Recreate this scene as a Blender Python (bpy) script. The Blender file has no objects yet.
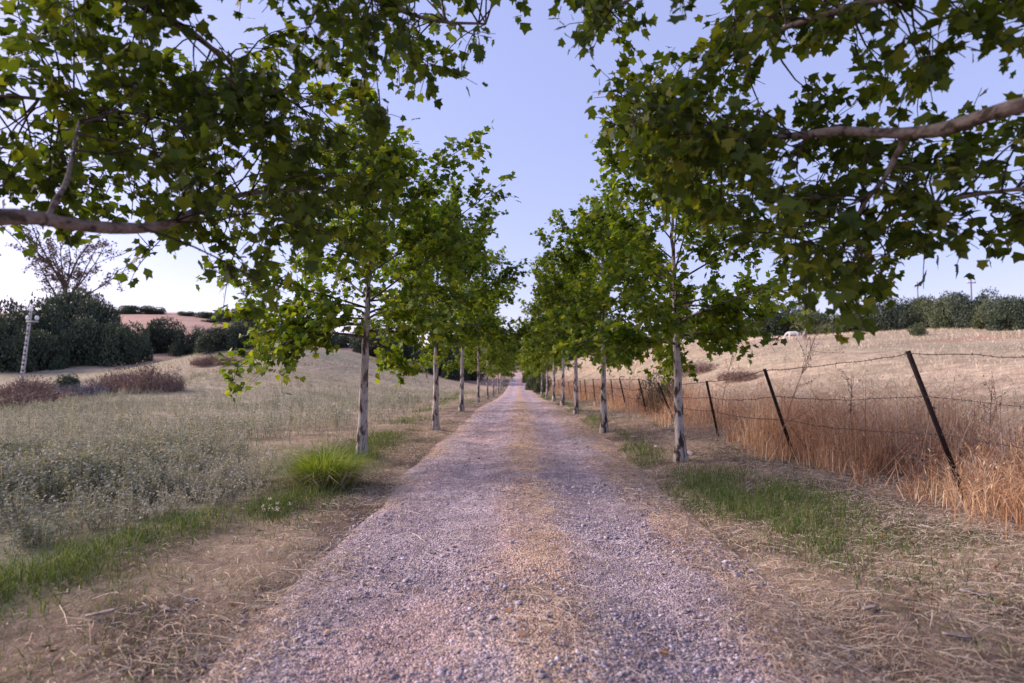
import bpy, math, random
import numpy as np
from mathutils import Vector, Matrix
rng = np.random.default_rng(7)
random.seed(7)
R = math.radians
PI = math.pi
scn = bpy.context.scene
COL = scn.collection

# ------------------------------------------------------------------ camera
F_PX, W, H = 569.0, 1024, 683
cam_d = bpy.data.cameras.new('camera'); cam = bpy.data.objects.new('camera', cam_d); COL.objects.link(cam)
cam_d.sensor_width = 36; cam_d.lens = 36 * F_PX / W; cam_d.clip_end = 4000; cam_d.clip_start = 0.05
CAM = np.array([0.0, 0.0, 1.5])
PITCH, YAW = math.atan((370 - 341.5) / F_PX), math.atan(6 / F_PX)
cam.location = CAM; cam.rotation_euler = (PI / 2 + PITCH, 0, YAW)
cam_d.dof.use_dof = True; cam_d.dof.focus_distance = 7.0; cam_d.dof.aperture_fstop = 1.25
scn.camera = cam
MR = np.array(cam.rotation_euler.to_matrix())

def P(px, py, y):
    """the point seen at picture position px, py that stands y metres ahead"""
    d = MR @ np.array([(px - W / 2) / F_PX, (H / 2 - py) / F_PX, -1.0])
    return CAM + d * (y / d[1])

def project(p):
    p = np.atleast_2d(p)
    c = (p - CAM) @ MR
    z = np.maximum(-c[:, 2], 1e-3)
    return W / 2 + F_PX * c[:, 0] / z, H / 2 - F_PX * c[:, 1] / z, -c[:, 2]

# ------------------------------------------------------------------ noise and terrain
def sstep(v, a, b):
    t = np.clip((np.asarray(v, float) - a) / (b - a), 0, 1)
    return t * t * (3 - 2 * t)

def _h(i, j, s):
    v = np.sin(i * 127.1 + j * 311.7 + s * 74.7) * 43758.5453
    return v - np.floor(v)

def vn(x, y, sc, seed=0):
    x = np.asarray(x, float) / sc; y = np.asarray(y, float) / sc
    i = np.floor(x); j = np.floor(y); u = x - i; v = y - j
    u = u * u * (3 - 2 * u); v = v * v * (3 - 2 * v)
    a, b, c, d = _h(i, j, seed), _h(i + 1, j, seed), _h(i, j + 1, seed), _h(i + 1, j + 1, seed)
    return (a * (1 - u) + b * u) * (1 - v) + (c * (1 - u) + d * u) * v

def fbm(x, y, sc, seed=0):
    return (vn(x, y, sc, seed) + .5 * vn(x, y, sc * .47, seed + 3) + .25 * vn(x, y, sc * .21, seed + 5)) / 1.75

_ry = np.arange(-60, 1600, .5)
_rk = np.interp(_ry, [-60, 20, 30, 40, 49, 60, 80, 94, 99, 122, 140, 180, 250, 400, 1600],
                [0, 0, -.2, -.55, -.75, -.98, -1.15, -1.1, -.9, 1.35, 2.4, 4.2, 7, 9, 9])
_k = np.exp(-np.linspace(-2.5, 2.5, 21) ** 2 / 2); _k /= _k.sum()
_rk = np.convolve(np.pad(_rk, 10, mode='edge'), _k, 'valid')
def road_z(y): return np.interp(y, _ry, _rk)

def terrain(x, y, fine=True):
    x = np.asarray(x, float); y = np.asarray(y, float)
    r = road_z(y)
    sr = sstep(x, 4.5, 24)
    t = np.maximum(.55 * (x - 5) + .45 * (y - 8), 0)
    G = 9.2 * np.where(t < 85, t / 85 * (1.15 - .15 * (t / 85) ** 2), 1.0) - np.maximum(t - 95, 0) * .02
    h = r * (1 - sr) + G * sr
    bump = 4.9 * sstep(y, 20, 75) * sstep(-x, 4, 30) * (1 - sstep(-x, 28, 58))
    q = np.clip(y - 60, 0, 175)
    hill = (.13 * q - .00012 * q * q) * sstep(-x / np.maximum(y, 1), .17, .62)
    h = h + bump + hill
    edge = -17.5 - .19 * (y - 15)
    h = h - 1.0 * sstep(edge - x, 0, 5) * sstep(y, 14, 24) * (1 - sstep(y, 50, 66))
    off = sstep(np.abs(x - .1), 2.0, 4.0)
    h = h + off * ((fbm(x, y, 9, 2) - .5) * .35 * sstep(np.hypot(x, y), 8, 30) + (fbm(x, y, 40, 9) - .5) * 1.0 * sstep(np.hypot(x, y), 25, 70))
    h = h - .075 * (1 - sstep(np.abs(x - .15), 1.45, 2.15)) * (1 - sstep(y, 78, 86))
    if fine:
        far = 1 - sstep(y, 25, 40)
        a = np.abs(x - .1)
        h = h + far * sstep(a, 1.5, 2.3) * ((fbm(x, y, .5, 21) - .45) * .05 + (vn(x, y, 1.7, 22) - .45) * .06)
        h = h + .07 * sstep(x, 2.6, 3.8) * (1 - sstep(x, 5, 7)) + .05 * sstep(-x, 1.9, 2.9)
    return h

def gz(x, y): return float(terrain(np.array([x]), np.array([y]))[0])

def ground_at(px, py, y0=3.0, y1=320.0):
    """first place where the sight line through px, py meets the terrain"""
    d = MR @ np.array([(px - W / 2) / F_PX, (H / 2 - py) / F_PX, -1.0]); d = d / d[1]
    ys = np.exp(np.linspace(math.log(y0), math.log(y1), 1500))
    p = CAM[None] + ys[:, None] * d[None]
    s = p[:, 2] - terrain(p[:, 0], p[:, 1])
    k = np.where(s < 0)[0]
    return p[k[0]] if len(k) else p[np.argmin(s / ys)]

def base_at(px, y):
    """point of the ground seen in picture column px, y metres ahead"""
    p = P(px, 370, y); return np.array([p[0], y, gz(p[0], y)])

# ------------------------------------------------------------------ materials
class Mat:
    def __init__(s, name):
        s.m = bpy.data.materials.new(name); s.m.use_nodes = True
        s.t = s.m.node_tree; s.t.nodes.clear()
        s.out = s.n('ShaderNodeOutputMaterial')
    def n(s, typ, **kw):
        o = s.t.nodes.new(typ)
        for k, v in kw.items(): setattr(o, k, v)
        return o
    def l(s, a, b): s.t.links.new(a, b)
    def ramp(s, fac, stops, interp='LINEAR'):
        r = s.n('ShaderNodeValToRGB'); r.color_ramp.interpolation = interp
        e = r.color_ramp.elements
        while len(e) < len(stops): e.new(.5)
        for k, (p, c) in enumerate(stops):
            e[k].position = p; e[k].color = (*c, 1) if len(c) == 3 else c
        s.l(fac, r.inputs[0]); return r.outputs[0]
    def coord(s, which='Object', scale=(1, 1, 1)):
        c = s.n('ShaderNodeTexCoord'); m = s.n('ShaderNodeMapping'); m.inputs['Scale'].default_value = scale
        s.l(c.outputs[which], m.inputs[0]); return m.outputs[0]
    def noise(s, vec, scale, detail=4, rough=.6, dist=0):
        n = s.n('ShaderNodeTexNoise'); n.inputs['Scale'].default_value = scale
        n.inputs['Detail'].default_value = detail; n.inputs['Roughness'].default_value = rough; n.inputs['Distortion'].default_value = dist
        if vec is not None: s.l(vec, n.inputs['Vector'])
        return n.outputs['Fac']
    def voro(s, vec, scale, out='Color'):
        n = s.n('ShaderNodeTexVoronoi'); n.inputs['Scale'].default_value = scale
        s.l(vec, n.inputs['Vector']); return n.outputs[out]
    def mix(s, a, b, f, mode='MIX'):
        m = s.n('ShaderNodeMix', data_type='RGBA', blend_type=mode)
        for sock, v in ((m.inputs[0], f), (m.inputs[6], a), (m.inputs[7], b)):
            if hasattr(v, 'is_output'): s.l(v, sock)
            else: sock.default_value = v if isinstance(v, (int, float)) else (*v, 1)
        return m.outputs[2]
    def math(s, op, a, b=0.0):
        m = s.n('ShaderNodeMath', operation=op)
        for sock, v in ((m.inputs[0], a), (m.inputs[1], b)):
            if hasattr(v, 'is_output'): s.l(v, sock)
            else: sock.default_value = v
        return m.outputs[0]
    def bump(s, h, strength, dist=.02):
        b = s.n('ShaderNodeBump'); b.inputs['Strength'].default_value = strength; b.inputs['Distance'].default_value = dist
        s.l(h, b.inputs['Height']); return b.outputs[0]
    def finish(s, col, rough=.9, normal=None, spec=.2, metal=0, transl=None, tf=.4):
        p = s.n('ShaderNodeBsdfPrincipled')
        if hasattr(col, 'is_output'): s.l(col, p.inputs['Base Color'])
        else: p.inputs['Base Color'].default_value = (*col, 1)
        p.inputs['Roughness'].default_value = rough; p.inputs['Specular IOR Level'].default_value = spec; p.inputs['Metallic'].default_value = metal
        if normal is not None: s.l(normal, p.inputs['Normal'])
        if transl is None: s.l(p.outputs[0], s.out.inputs[0])
        else:
            t = s.n('ShaderNodeBsdfTranslucent'); s.l(transl, t.inputs[0])
            m = s.n('ShaderNodeMixShader'); m.inputs[0].default_value = tf
            s.l(p.outputs[0], m.inputs[1]); s.l(t.outputs[0], m.inputs[2]); s.l(m.outputs[0], s.out.inputs[0])
        return s.m

def foliage_mat(name, stops, tf=.4, tcol=None, rough=.55, spec=.3, big=.5, nw=.42):
    """a colour per leaf, and slow drifts of colour through the plant"""
    m = Mat(name)
    g = m.n('ShaderNodeNewGeometry'); oi = m.n('ShaderNodeObjectInfo')
    v = m.math('ADD', g.outputs['Random Per Island'], 0)
    nz = m.noise(m.coord('Object'), big, 2)
    f = m.math('ADD', m.math('MULTIPLY', v, .62), m.math('MULTIPLY', m.math('ADD', nz, m.math('MULTIPLY', oi.outputs['Random'], .25)), nw))
    if nw > .42: f = m.math('SUBTRACT', f, (nw - .42) * .66)
    c = m.ramp(f, stops)
    if tcol is None: t = m.mix(c, (1.25, 1.2, .55), 1.0, 'MULTIPLY')
    else: t = m.mix(c, tcol, .6)
    return m.finish(c, rough, None, spec, 0, t if tf > 0 else None, tf)

M = {}
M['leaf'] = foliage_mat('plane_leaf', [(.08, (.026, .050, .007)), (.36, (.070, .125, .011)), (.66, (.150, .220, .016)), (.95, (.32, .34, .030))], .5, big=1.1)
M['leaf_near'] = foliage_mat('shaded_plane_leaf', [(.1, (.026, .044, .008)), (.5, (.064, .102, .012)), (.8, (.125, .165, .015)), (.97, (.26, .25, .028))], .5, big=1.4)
M['oak'] = foliage_mat('holm_oak_leaf', [(.1, (.030, .044, .034)), (.5, (.055, .075, .052)), (.95, (.10, .125, .075))], .15, big=.6)
M['olive'] = foliage_mat('olive_leaf', [(.1, (.040, .054, .028)), (.5, (.080, .100, .050)), (.95, (.155, .17, .085))], .15, big=.6)
M['light_shrub'] = foliage_mat('pale_shrub_leaf', [(.1, (.10, .12, .055)), (.5, (.16, .19, .085)), (.95, (.26, .28, .14))], .2, big=.6)
M['pinkleaf'] = foliage_mat('reddish_leaf', [(.1, (.050, .036, .030)), (.5, (.10, .070, .055)), (.95, (.17, .13, .09))], .2, big=.6)
M['brush'] = foliage_mat('dry_twig', [(.1, (.13, .080, .068)), (.5, (.23, .150, .125)), (.95, (.36, .26, .20))], .0, rough=.9, spec=.05)
M['greybrush'] = foliage_mat('grey_twig', [(.1, (.10, .09, .10)), (.5, (.18, .165, .18)), (.95, (.28, .26, .27))], .0, rough=.9, spec=.05)
M['weed'] = foliage_mat('meadow_weed', [(.05, (.075, .088, .060)), (.35, (.160, .178, .130)), (.62, (.27, .272, .215)), (.92, (.50, .45, .38))], .15, rough=.85, spec=.08, big=.45, nw=1.3)
M['green'] = foliage_mat('green_grass', [(.1, (.040, .072, .020)), (.5, (.088, .142, .036)), (.8, (.155, .20, .060)), (.97, (.34, .30, .15))], .3, rough=.7, spec=.15, big=.9)
M['tuft'] = foliage_mat('bright_grass', [(.1, (.040, .075, .012)), (.4, (.15, .23, .018)), (.7, (.26, .34, .03)), (.97, (.50, .50, .12))], .35, rough=.6, big=6)
M['dry'] = foliage_mat('dry_tall_grass', [(.05, (.15, .065, .036)), (.25, (.40, .19, .10)), (.46, (.62, .365, .205)), (.72, (.84, .60, .38)), (.97, (.92, .80, .62))], .2, rough=.8, spec=.1, big=.9, tcol=(.6, .33, .17), nw=1.1)
M['straw'] = foliage_mat('straw', [(.05, (.16, .105, .075)), (.4, (.35, .25, .18)), (.7, (.55, .43, .33)), (.97, (.78, .68, .56))], .1, rough=.8, spec=.1, big=.5)
M['stubble'] = foliage_mat('field_stubble', [(.05, (.20, .155, .11)), (.4, (.44, .35, .265)), (.95, (.74, .61, .48))], .15, rough=.9, spec=.05, big=.16, nw=1.0)
M['meadow'] = foliage_mat('meadow_grass', [(.05, (.10, .12, .080)), (.4, (.225, .245, .175)), (.75, (.37, .36, .265)), (.97, (.60, .53, .41))], .15, rough=.9, spec=.05, big=.16, nw=1.2)
M['deadleaf'] = foliage_mat('dead_leaf', [(.05, (.12, .060, .035)), (.5, (.28, .140, .075)), (.9, (.46, .28, .19))], .1, rough=.75, big=2)
M['stone'] = foliage_mat('gravel_stone', [(.05, (.13, .10, .12)), (.4, (.29, .235, .27)), (.7, (.46, .385, .43)), (.97, (.80, .72, .76))], .0, rough=.9, spec=.1, big=1.2)
M['flower'] = foliage_mat('white_petal', [(.1, (.55, .5, .42)), (.9, (.75, .7, .62))], .2, rough=.8)

def bark_mat(name, pale, dark, brown, thr=.52, sc=9, zs=.38):
    m = Mat(name)
    v = m.coord('Object', (1, 1, zs))
    n1 = m.noise(v, sc, 4, .6, .6); n2 = m.noise(v, sc * 2.6, 3, .6)
    c = m.ramp(n1, [(thr - .09, dark), (thr - .03, brown), (thr + .02, pale), (.75, tuple(min(1, k * 1.25) for k in pale))])
    c = m.mix(c, m.ramp(n2, [(.3, (.55, .5, .45)), (.7, (1.1, 1.1, 1.1))]), .8, 'MULTIPLY')
    return m.finish(c, .85, m.bump(n2, .6, .01), .15)
M['bark'] = bark_mat('mottled_bark', (.44, .40, .375), (.050, .038, .034), (.16, .12, .10), .48)
M['limb'] = bark_mat('limb_bark', (.21, .17, .145), (.065, .05, .04), (.13, .10, .08), .47, 13, 1.3)
M['twig'] = bark_mat('twig_bark', (.09, .07, .05), (.03, .022, .018), (.05, .04, .03), .5)
M['darkbark'] = bark_mat('shrub_wood', (.14, .11, .09), (.05, .04, .035), (.09, .07, .06), .5)

def simple(name, col, rough=.8, metal=0, var=.4, sc=20, bump=.2):
    m = Mat(name); v = m.coord('Object'); n = m.noise(v, sc, 4)
    c = m.ramp(n, [(.3, tuple(k * (1 - var) for k in col)), (.7, tuple(min(1, k * (1 + var)) for k in col))])
    return m.finish(c, rough, m.bump(n, bump, .005), .25, metal)
M['rust'] = simple('rusty_iron', (.024, .013, .011), .75, .3, .6, 30)
M['wire'] = simple('rusty_wire', (.085, .060, .055), .7, .3, .5, 40)
M['concrete'] = simple('pale_concrete', (.40, .385, .39), .9, 0, .15, 6)
M['darkwood'] = simple('creosoted_wood', (.16, .14, .15), .9, 0, .3, 8)
M['porcelain'] = simple('porcelain', (.75, .74, .74), .3, 0, .05, 4)
M['white_coat'] = simple('white_coat', (.78, .74, .70), .8, 0, .08, 6)
M['brown_coat'] = simple('brown_coat', (.13, .065, .045), .8, 0, .2, 6)
M['grey_coat'] = simple('grey_coat', (.25, .21, .21), .8, 0, .2, 6)
M['pale_stone'] = simple('pale_stone', (.36, .31, .31), .9, 0, .35, 18, .6)
M['dead_bark'] = simple('dead_bark', (.33, .28, .26), .9, 0, .45, 30, .6)

# ground: zone colour per vertex, broken up with noise
m = Mat('ground')
a = m.n('ShaderNodeVertexColor', layer_name='Col').outputs[0]
v = m.coord('Object')
n1 = m.noise(v, 1.3, 6, .7); n2 = m.noise(v, 14, 5, .75); n3 = m.noise(v, .09, 4, .6); n4 = m.noise(v, 60, 3, .7)
c = m.mix(a, m.ramp(n1, [(.3, (.55, .52, .52)), (.7, (1.42, 1.38, 1.32))]), .9, 'MULTIPLY')
c = m.mix(c, m.ramp(n2, [(.3, (.55, .52, .50)), (.7, (1.4, 1.38, 1.36))]), .75, 'MULTIPLY')
c = m.mix(c, m.ramp(n3, [(.35, (.82, .84, .80)), (.65, (1.15, 1.10, 1.08))]), .9, 'MULTIPLY')
c = m.mix(c, m.ramp(n4, [(.3, (.6, .6, .6)), (.7, (1.35, 1.35, 1.35))]), .5, 'MULTIPLY')
hgt = m.math('ADD', m.math('MULTIPLY', n2, .7), m.math('MULTIPLY', n4, .4))
M['ground'] = m.finish(c, .95, m.bump(hgt, .9, .05), .05)

# track: stony wheel ruts and a straw strewn middle
m = Mat('track')
v = m.coord('Object')
a = m.n('ShaderNodeVertexColor', layer_name='Col')
base = m.mix(a.outputs[0], m.ramp(m.noise(v, .55, 4, .6), [(.35, (.80, .76, .78)), (.65, (1.12, 1.1, 1.12))]), .9, 'MULTIPLY')
base = m.mix(base, m.ramp(m.noise(v, 2.2, 6, .7), [(.3, (.64, .61, .62)), (.7, (1.28, 1.25, 1.24))]), .9, 'MULTIPLY')
cell = m.n('ShaderNodeSeparateColor'); m.l(m.voro(v, 82), cell.inputs[0])
base = m.mix(base, m.ramp(cell.outputs[0], [(.0, (.34, .32, .34)), (.4, (.90, .88, .90)), (1, (1.65, 1.62, 1.65))]), .85, 'MULTIPLY')
cell2 = m.n('ShaderNodeSeparateColor'); m.l(m.voro(v, 28), cell2.inputs[0])
base = m.mix(base, m.ramp(cell2.outputs[1], [(.0, (.66, .64, .66)), (1, (1.25, 1.25, 1.27))]), .55, 'MULTIPLY')
base = m.mix(base, m.ramp(m.noise(v, 9, 5, .75), [(.3, (.7, .68, .68)), (.7, (1.25, 1.25, 1.25))]), .6, 'MULTIPLY')
hh = m.math('SUBTRACT', m.math('MULTIPLY', m.noise(v, 40, 4, .7), .8), m.math('MULTIPLY', m.voro(v, 82, 'Distance'), .8))
hh = m.math('ADD', hh, m.math('MULTIPLY', m.noise(v, 7, 4, .6), 1.2))
M['track'] = m.finish(base, .95, m.bump(hh, 1.0, .03), .05)

# ------------------------------------------------------------------ mesh tools
def mesh_from(name, V, faces, mat, parent=None, smooth=False, col=None):
    me = bpy.data.meshes.new(name)
    V = np.ascontiguousarray(V, dtype=np.float32)
    faces = [np.asarray(f, dtype=np.int32) for f in faces if len(f)]
    me.vertices.add(len(V)); me.vertices.foreach_set('co', V.ravel())
    nl = sum(f.size for f in faces); nf = sum(len(f) for f in faces)
    me.loops.add(nl); me.polygons.add(nf)
    me.loops.foreach_set('vertex_index', np.concatenate([f.ravel() for f in faces]))
    tot = np.concatenate([np.full(len(f), f.shape[1], dtype=np.int32) for f in faces])
    st = np.concatenate([[0], np.cumsum(tot)[:-1]]).astype(np.int32)
    me.polygons.foreach_set('loop_start', st)
    if smooth: me.polygons.foreach_set('use_smooth', np.ones(nf, dtype=bool))
    me.update(calc_edges=True)
    if col is not None:
        ca = me.color_attributes.new('Col', 'FLOAT_COLOR', 'POINT')
        ca.data.foreach_set('color', np.concatenate([col, np.ones((len(col), 1))], 1).astype(np.float32).ravel())
    me.materials.append(mat)
    o = bpy.data.objects.new(name, me); COL.objects.link(o)
    if parent: o.parent = parent
    return o

class Geo:
    def __init__(s): s.V = []; s.F = {}; s.n = 0
    def add(s, V, *faces):
        V = np.asarray(V, float).reshape(-1, 3)
        for f in faces:
            f = np.asarray(f)
            if len(f): s.F.setdefault(f.shape[1], []).append(f + s.n)
        s.V.append(V); s.n += len(V)
    def build(s, name, mat, parent=None, smooth=False):
        return mesh_from(name, np.concatenate(s.V), [np.concatenate(f) for f in s.F.values()], mat, parent, smooth)
    def tube(s, pts, rad, k=6, cap=True):
        pts = np.asarray(pts, float); n = len(pts); rad = np.broadcast_to(np.asarray(rad, float), (n,))
        tg = np.gradient(pts, axis=0); tg /= np.linalg.norm(tg, axis=1, keepdims=True) + 1e-9
        ref = np.array([0.31, .95, .02]) if abs(tg[0, 2]) > .7 else np.array([.05, .1, 1.0])
        A = np.cross(tg, ref); A /= np.linalg.norm(A, axis=1, keepdims=True) + 1e-9
        B = np.cross(tg, A)
        an = np.arange(k) * 2 * PI / k
        V = pts[:, None] + rad[:, None, None] * (np.cos(an)[None, :, None] * A[:, None] + np.sin(an)[None, :, None] * B[:, None])
        i = np.arange(n - 1)[:, None] * k; j = np.arange(k)[None]; j2 = (j + 1) % k
        F = np.stack([i + j, i + j2, i + k + j2, i + k + j], -1).reshape(-1, 4)
        s.add(V.reshape(-1, 3), F)
        if cap:
            b = s.n - n * k
            s.F.setdefault(k, []).append(np.array([[b + q for q in range(k)][::-1]]))
            s.F.setdefault(k, []).append(np.array([[b + (n - 1) * k + q for q in range(k)]]))
    def box(s, c, h, Rm=None):
        c = np.asarray(c, float); v = np.array([[x, y, z] for x in (-1, 1) for y in (-1, 1) for z in (-1, 1)], float) * np.asarray(h, float)
        if Rm is not None: v = v @ np.asarray(Rm).T
        s.add(v + c, [[0, 1, 3, 2], [4, 6, 7, 5], [0, 4, 5, 1], [2, 3, 7, 6], [0, 2, 6, 4], [1, 5, 7, 3]])

def frames(fwd, up):
    f = fwd / (np.linalg.norm(fwd, axis=1, keepdims=True) + 1e-9)
    x = np.cross(f, up); x /= np.linalg.norm(x, axis=1, keepdims=True) + 1e-9
    z = np.cross(x, f)
    return np.stack([x, f, z], -1)          # columns: local x, y, z

def instance(TV, TF, pos, Rm, scale):
    """a template repeated: vertices and one face list per polygon size"""
    n = len(pos); k = len(TV)
    s = np.asarray(scale, float)
    s = s[:, None, None] if s.ndim == 1 else s[:, None, :]
    V = np.einsum('nij,nkj->nki', Rm, TV[None] * s) + pos[:, None]
    off = (np.arange(n) * k)[:, None, None]
    return V.reshape(-1, 3), [(np.asarray(f)[None] + off).reshape(-1, np.asarray(f).shape[1]) for f in TF]

# lobed leaf, stalk at the origin, tip towards +y
def leaf_template(seed=0, curl=.18):
    r_ = random.Random(seed)
    spec = [(-150, .16), (-102, .52), (-76, .42), (-50, .72), (-25, .53), (0, .84), (25, .53), (50, .72), (76, .42), (102, .52), (150, .16)]
    V = [(0, .22, .0)]
    for a_, l_ in spec:
        l_ *= r_.uniform(.88, 1.12); t = R(a_ + r_.uniform(-5, 5))
        x, y = l_ * math.sin(t), .22 + l_ * math.cos(t)
        V.append((x, y, .16 * abs(x) - curl * (x * x + (y - .2) ** 2) + r_.uniform(-.03, .03)))
    n = len(spec)
    F = [[0, 1 + (k + 1) % n, 1 + k] for k in range(n - 1)]
    F.append([0, 1, n])
    return np.array(V), [np.array(F)]
LEAVES = [leaf_template(k, c) for k, c in enumerate((.06, .20, .36, .60))]
def small_template():
    V = np.array([(0, 0, 0), (-.3, .45, .06), (0, 1, -.05), (.3, .45, .06)]); return V, [np.array([[0, 3, 2, 1]])]
SMALL = small_template()

def add_leaves(geo, pos, fwd, size, tilt=.5, templates=LEAVES, flat=1.0):
    n = len(pos)
    up = np.array([0, 0, flat])[None] + rng.normal(0, tilt, (n, 3))
    Rm = frames(fwd, up)
    pick = rng.integers(0, len(templates), n)
    for t in range(len(templates)):
        k = pick == t
        if k.any():
            V, F = instance(templates[t][0], templates[t][1], pos[k], Rm[k], size[k]); geo.add(V, *F)

def blades(pos, h, w, lean, bend=.5, heads=None):
    """grass blades: three-level tapered ribbons"""
    n = len(pos); a = heads if heads is not None else rng.uniform(0, 2 * PI, n)
    d = np.stack([np.cos(a), np.sin(a), 0 * a], 1); b = rng.uniform(0, PI, n); sd = np.stack([np.cos(b), np.sin(b), 0 * b], 1)
    up = np.array([0, 0, 1.0])[None]
    l1 = lean * h; l2 = (lean + bend * rng.uniform(.3, 1.2, n)) * h
    p1 = pos + up * (h * .55)[:, None] + d * (l1 * .5)[:, None]
    p2 = pos + up * (h * np.sqrt(np.maximum(1 - .35 * np.minimum(l2 / h, 1.4) ** 2, .1)))[:, None] + d * l2[:, None]
    W_ = (w / 2)[:, None] * sd
    V = np.stack([pos - W_, pos + W_, p1 - W_ * .75, p1 + W_ * .75, p2], 1).reshape(-1, 3)
    o = (np.arange(n) * 5)[:, None]
    return V, [o + np.array([[0, 1, 3, 2]]), o + np.array([[2, 3, 4]])]

# ------------------------------------------------------------------ naming
def tag(o, label=None, cat=None, group=None, kind=None):
    if label: o['label'] = label
    if cat: o['category'] = cat
    if group: o['group'] = group
    if kind: o['kind'] = kind
    return o
def thing(name, label, cat, loc=(0, 0, 0), group=None):
    o = bpy.data.objects.new(name, None); COL.objects.link(o); o.location = loc; o.empty_display_size = .2
    return tag(o, label, cat, group)
def copy_tree(o, loc, rz=0, sc=(1, 1, 1), label=None, group=None):
    c = o.copy(); COL.objects.link(c); c.location = loc; c.rotation_euler = (0, 0, rz); c.scale = sc
    if label: c['label'] = label
    if group: c['group'] = group
    for ch in list(o.children):
        d = ch.copy(); COL.objects.link(d); d.parent = c
        for g in list(ch.children):
            e = g.copy(); COL.objects.link(e); e.parent = d
    return c

# ------------------------------------------------------------------ ground and track
def grow(a, d, f, end):
    out = [a]
    while out[-1] < end: out.append(out[-1] + d); d *= f
    return out
gx = grow(6, .13, 1.06, 700)
xs = np.array(sorted([-v for v in gx[1:]] + list(np.arange(-6, 6.001, .12)) + gx[1:]))
ys = np.array(sorted([-v for v in grow(0, .4, 1.3, 60)[1:]] + list(np.arange(0, 12, .12)) + grow(12, .14, 1.025, 900)))
X, Y = np.meshgrid(xs, ys)
Z = terrain(X, Y)
def lerp(a, b, t): return a + (b - a) * t[..., None]
C3 = lambda *c: np.array(c, float)
soil = C3(.20, .15, .125); straw_c = C3(.38, .29, .225); sage = C3(.215, .225, .165); tan = C3(.34, .30, .22)
pale = C3(.60, .485, .375); pinkhill = C3(.44, .30, .25); rusty = C3(.20, .115, .07); greenc = C3(.13, .15, .07)
nA = fbm(X, Y, 6, 31); nB = fbm(X, Y, 2.2, 33); nC = fbm(X, Y, 22, 35)
colr = np.broadcast_to(soil, X.shape + (3,)).copy()
left = sstep(-X, 2.4, 3.4)
mead = lerp(sage[None, None], tan[None, None], sstep(nA * .6 + nB * .4 + .35 * sstep(Y, 8, 40) * sstep(nC, .35, .6), .35, .62))
mead = lerp(mead, np.broadcast_to(C3(.46, .36, .28), mead.shape), sstep(Y, 30, 70) * .6 * sstep(fbm(X * .5, Y, 14, 38), .4, .6))
mead = lerp(mead, np.broadcast_to(C3(.42, .31, .245), mead.shape), .8 * np.exp(-((X + 4.2) / 1.8) ** 2) * sstep(Y, 8, 13))
mead = lerp(mead, np.broadcast_to(pinkhill, mead.shape), sstep(Y, 75, 110))
colr = lerp(colr, mead, left)
rightw = sstep(X, 4.2, 6.5)
rf = lerp(np.broadcast_to(rusty, X.shape + (3,)), np.broadcast_to(pale, X.shape + (3,)), sstep(X - .02 * Y, 6, 9))
rf = lerp(rf, np.broadcast_to(C3(.34, .30, .22), rf.shape), .8 * sstep(nC, .50, .66)); rf = lerp(rf, np.broadcast_to(C3(.34, .26, .20), rf.shape), .55 * sstep(fbm(X * .6, Y * 1.4, 4, 47), .52, .68))
rf = lerp(rf, np.broadcast_to(C3(.38, .23, .165), rf.shape), .6 * sstep(fbm(X, Y * 2.5, 26, 41), .60, .72))
rf = lerp(rf, np.broadcast_to(C3(.40, .335, .25), rf.shape), .75 * sstep(fbm(X * .35 + 7, Y * 1.6, 9, 43), .50, .66))
colr = lerp(colr, rf, rightw)
verge = (1 - left) * (1 - rightw)
nD = fbm(X, Y, .7, 37); colr = lerp(colr, np.broadcast_to(straw_c, colr.shape), verge * sstep(nB * .4 + nD * .6, .40, .58))
colr = lerp(colr, np.broadcast_to(C3(.11, .085, .075), colr.shape), verge * .75 * sstep(fbm(X, Y, .5, 39), .55, .68))
colr = lerp(colr, np.broadcast_to(greenc, colr.shape), verge * .6 * sstep(np.abs(X - .1), 1.9, 2.4) * sstep(nA, .45, .6))
far = sstep(Y, 122, 145) * (np.abs(X) < 60)
colr = lerp(colr, np.broadcast_to(C3(.24, .17, .12), colr.shape), far)
nx, ny = len(xs), len(ys)
I = np.arange(nx * ny).reshape(ny, nx)
gf = np.stack([I[:-1, :-1], I[:-1, 1:], I[1:, 1:], I[1:, :-1]], -1).reshape(-1, 4)
g = mesh_from('ground', np.stack([X, Y, Z], -1).reshape(-1, 3), [gf], M['ground'], smooth=True, col=colr.reshape(-1, 3))
tag(g, kind='structure')

cl = np.array([(.1, -8), (.1, 60), (.12, 84), (.25, 98), (.3, 106), (-.2, 113), (-1.6, 119), (-4.5, 124), (-10, 128), (-22, 131)], float)
def spline(pts, n):
    d = np.concatenate([[0], np.cumsum(np.linalg.norm(np.diff(pts, axis=0), axis=1))]); s = np.linspace(0, d[-1], n)
    out = np.stack([np.interp(s, d, pts[:, k]) for k in range(pts.shape[1])], 1); return out
tail = spline(cl[2:], 90); kk = np.ones(9) / 9
tail = np.stack([np.convolve(np.pad(tail[:, k], 4, mode='edge'), kk, 'valid') for k in (0, 1)], 1)
yl = ys[(ys > -8) & (ys < tail[0, 1] - .5)]
line = np.concatenate([np.stack([np.interp(yl, cl[:3, 1], cl[:3, 0]), yl], 1), tail])
tg = np.gradient(line, axis=0); tg /= np.linalg.norm(tg, axis=1, keepdims=True); nr = np.stack([tg[:, 1], -tg[:, 0]], 1)
u = np.linspace(-1, 1, 49)
wl = 1.72 + (fbm(line[:, 1] * 0, line[:, 1], 2.2, 51) - .5) * .35
wr = 1.85 + (fbm(line[:, 1] * 0 + 9, line[:, 1], 2.2, 52) - .5) * .35
off = np.where(u[None] < 0, u[None] * wl[:, None], u[None] * wr[:, None])
RX = line[:, :1] + nr[:, :1] * off; RY = line[:, 1:] + nr[:, 1:] * off
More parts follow.
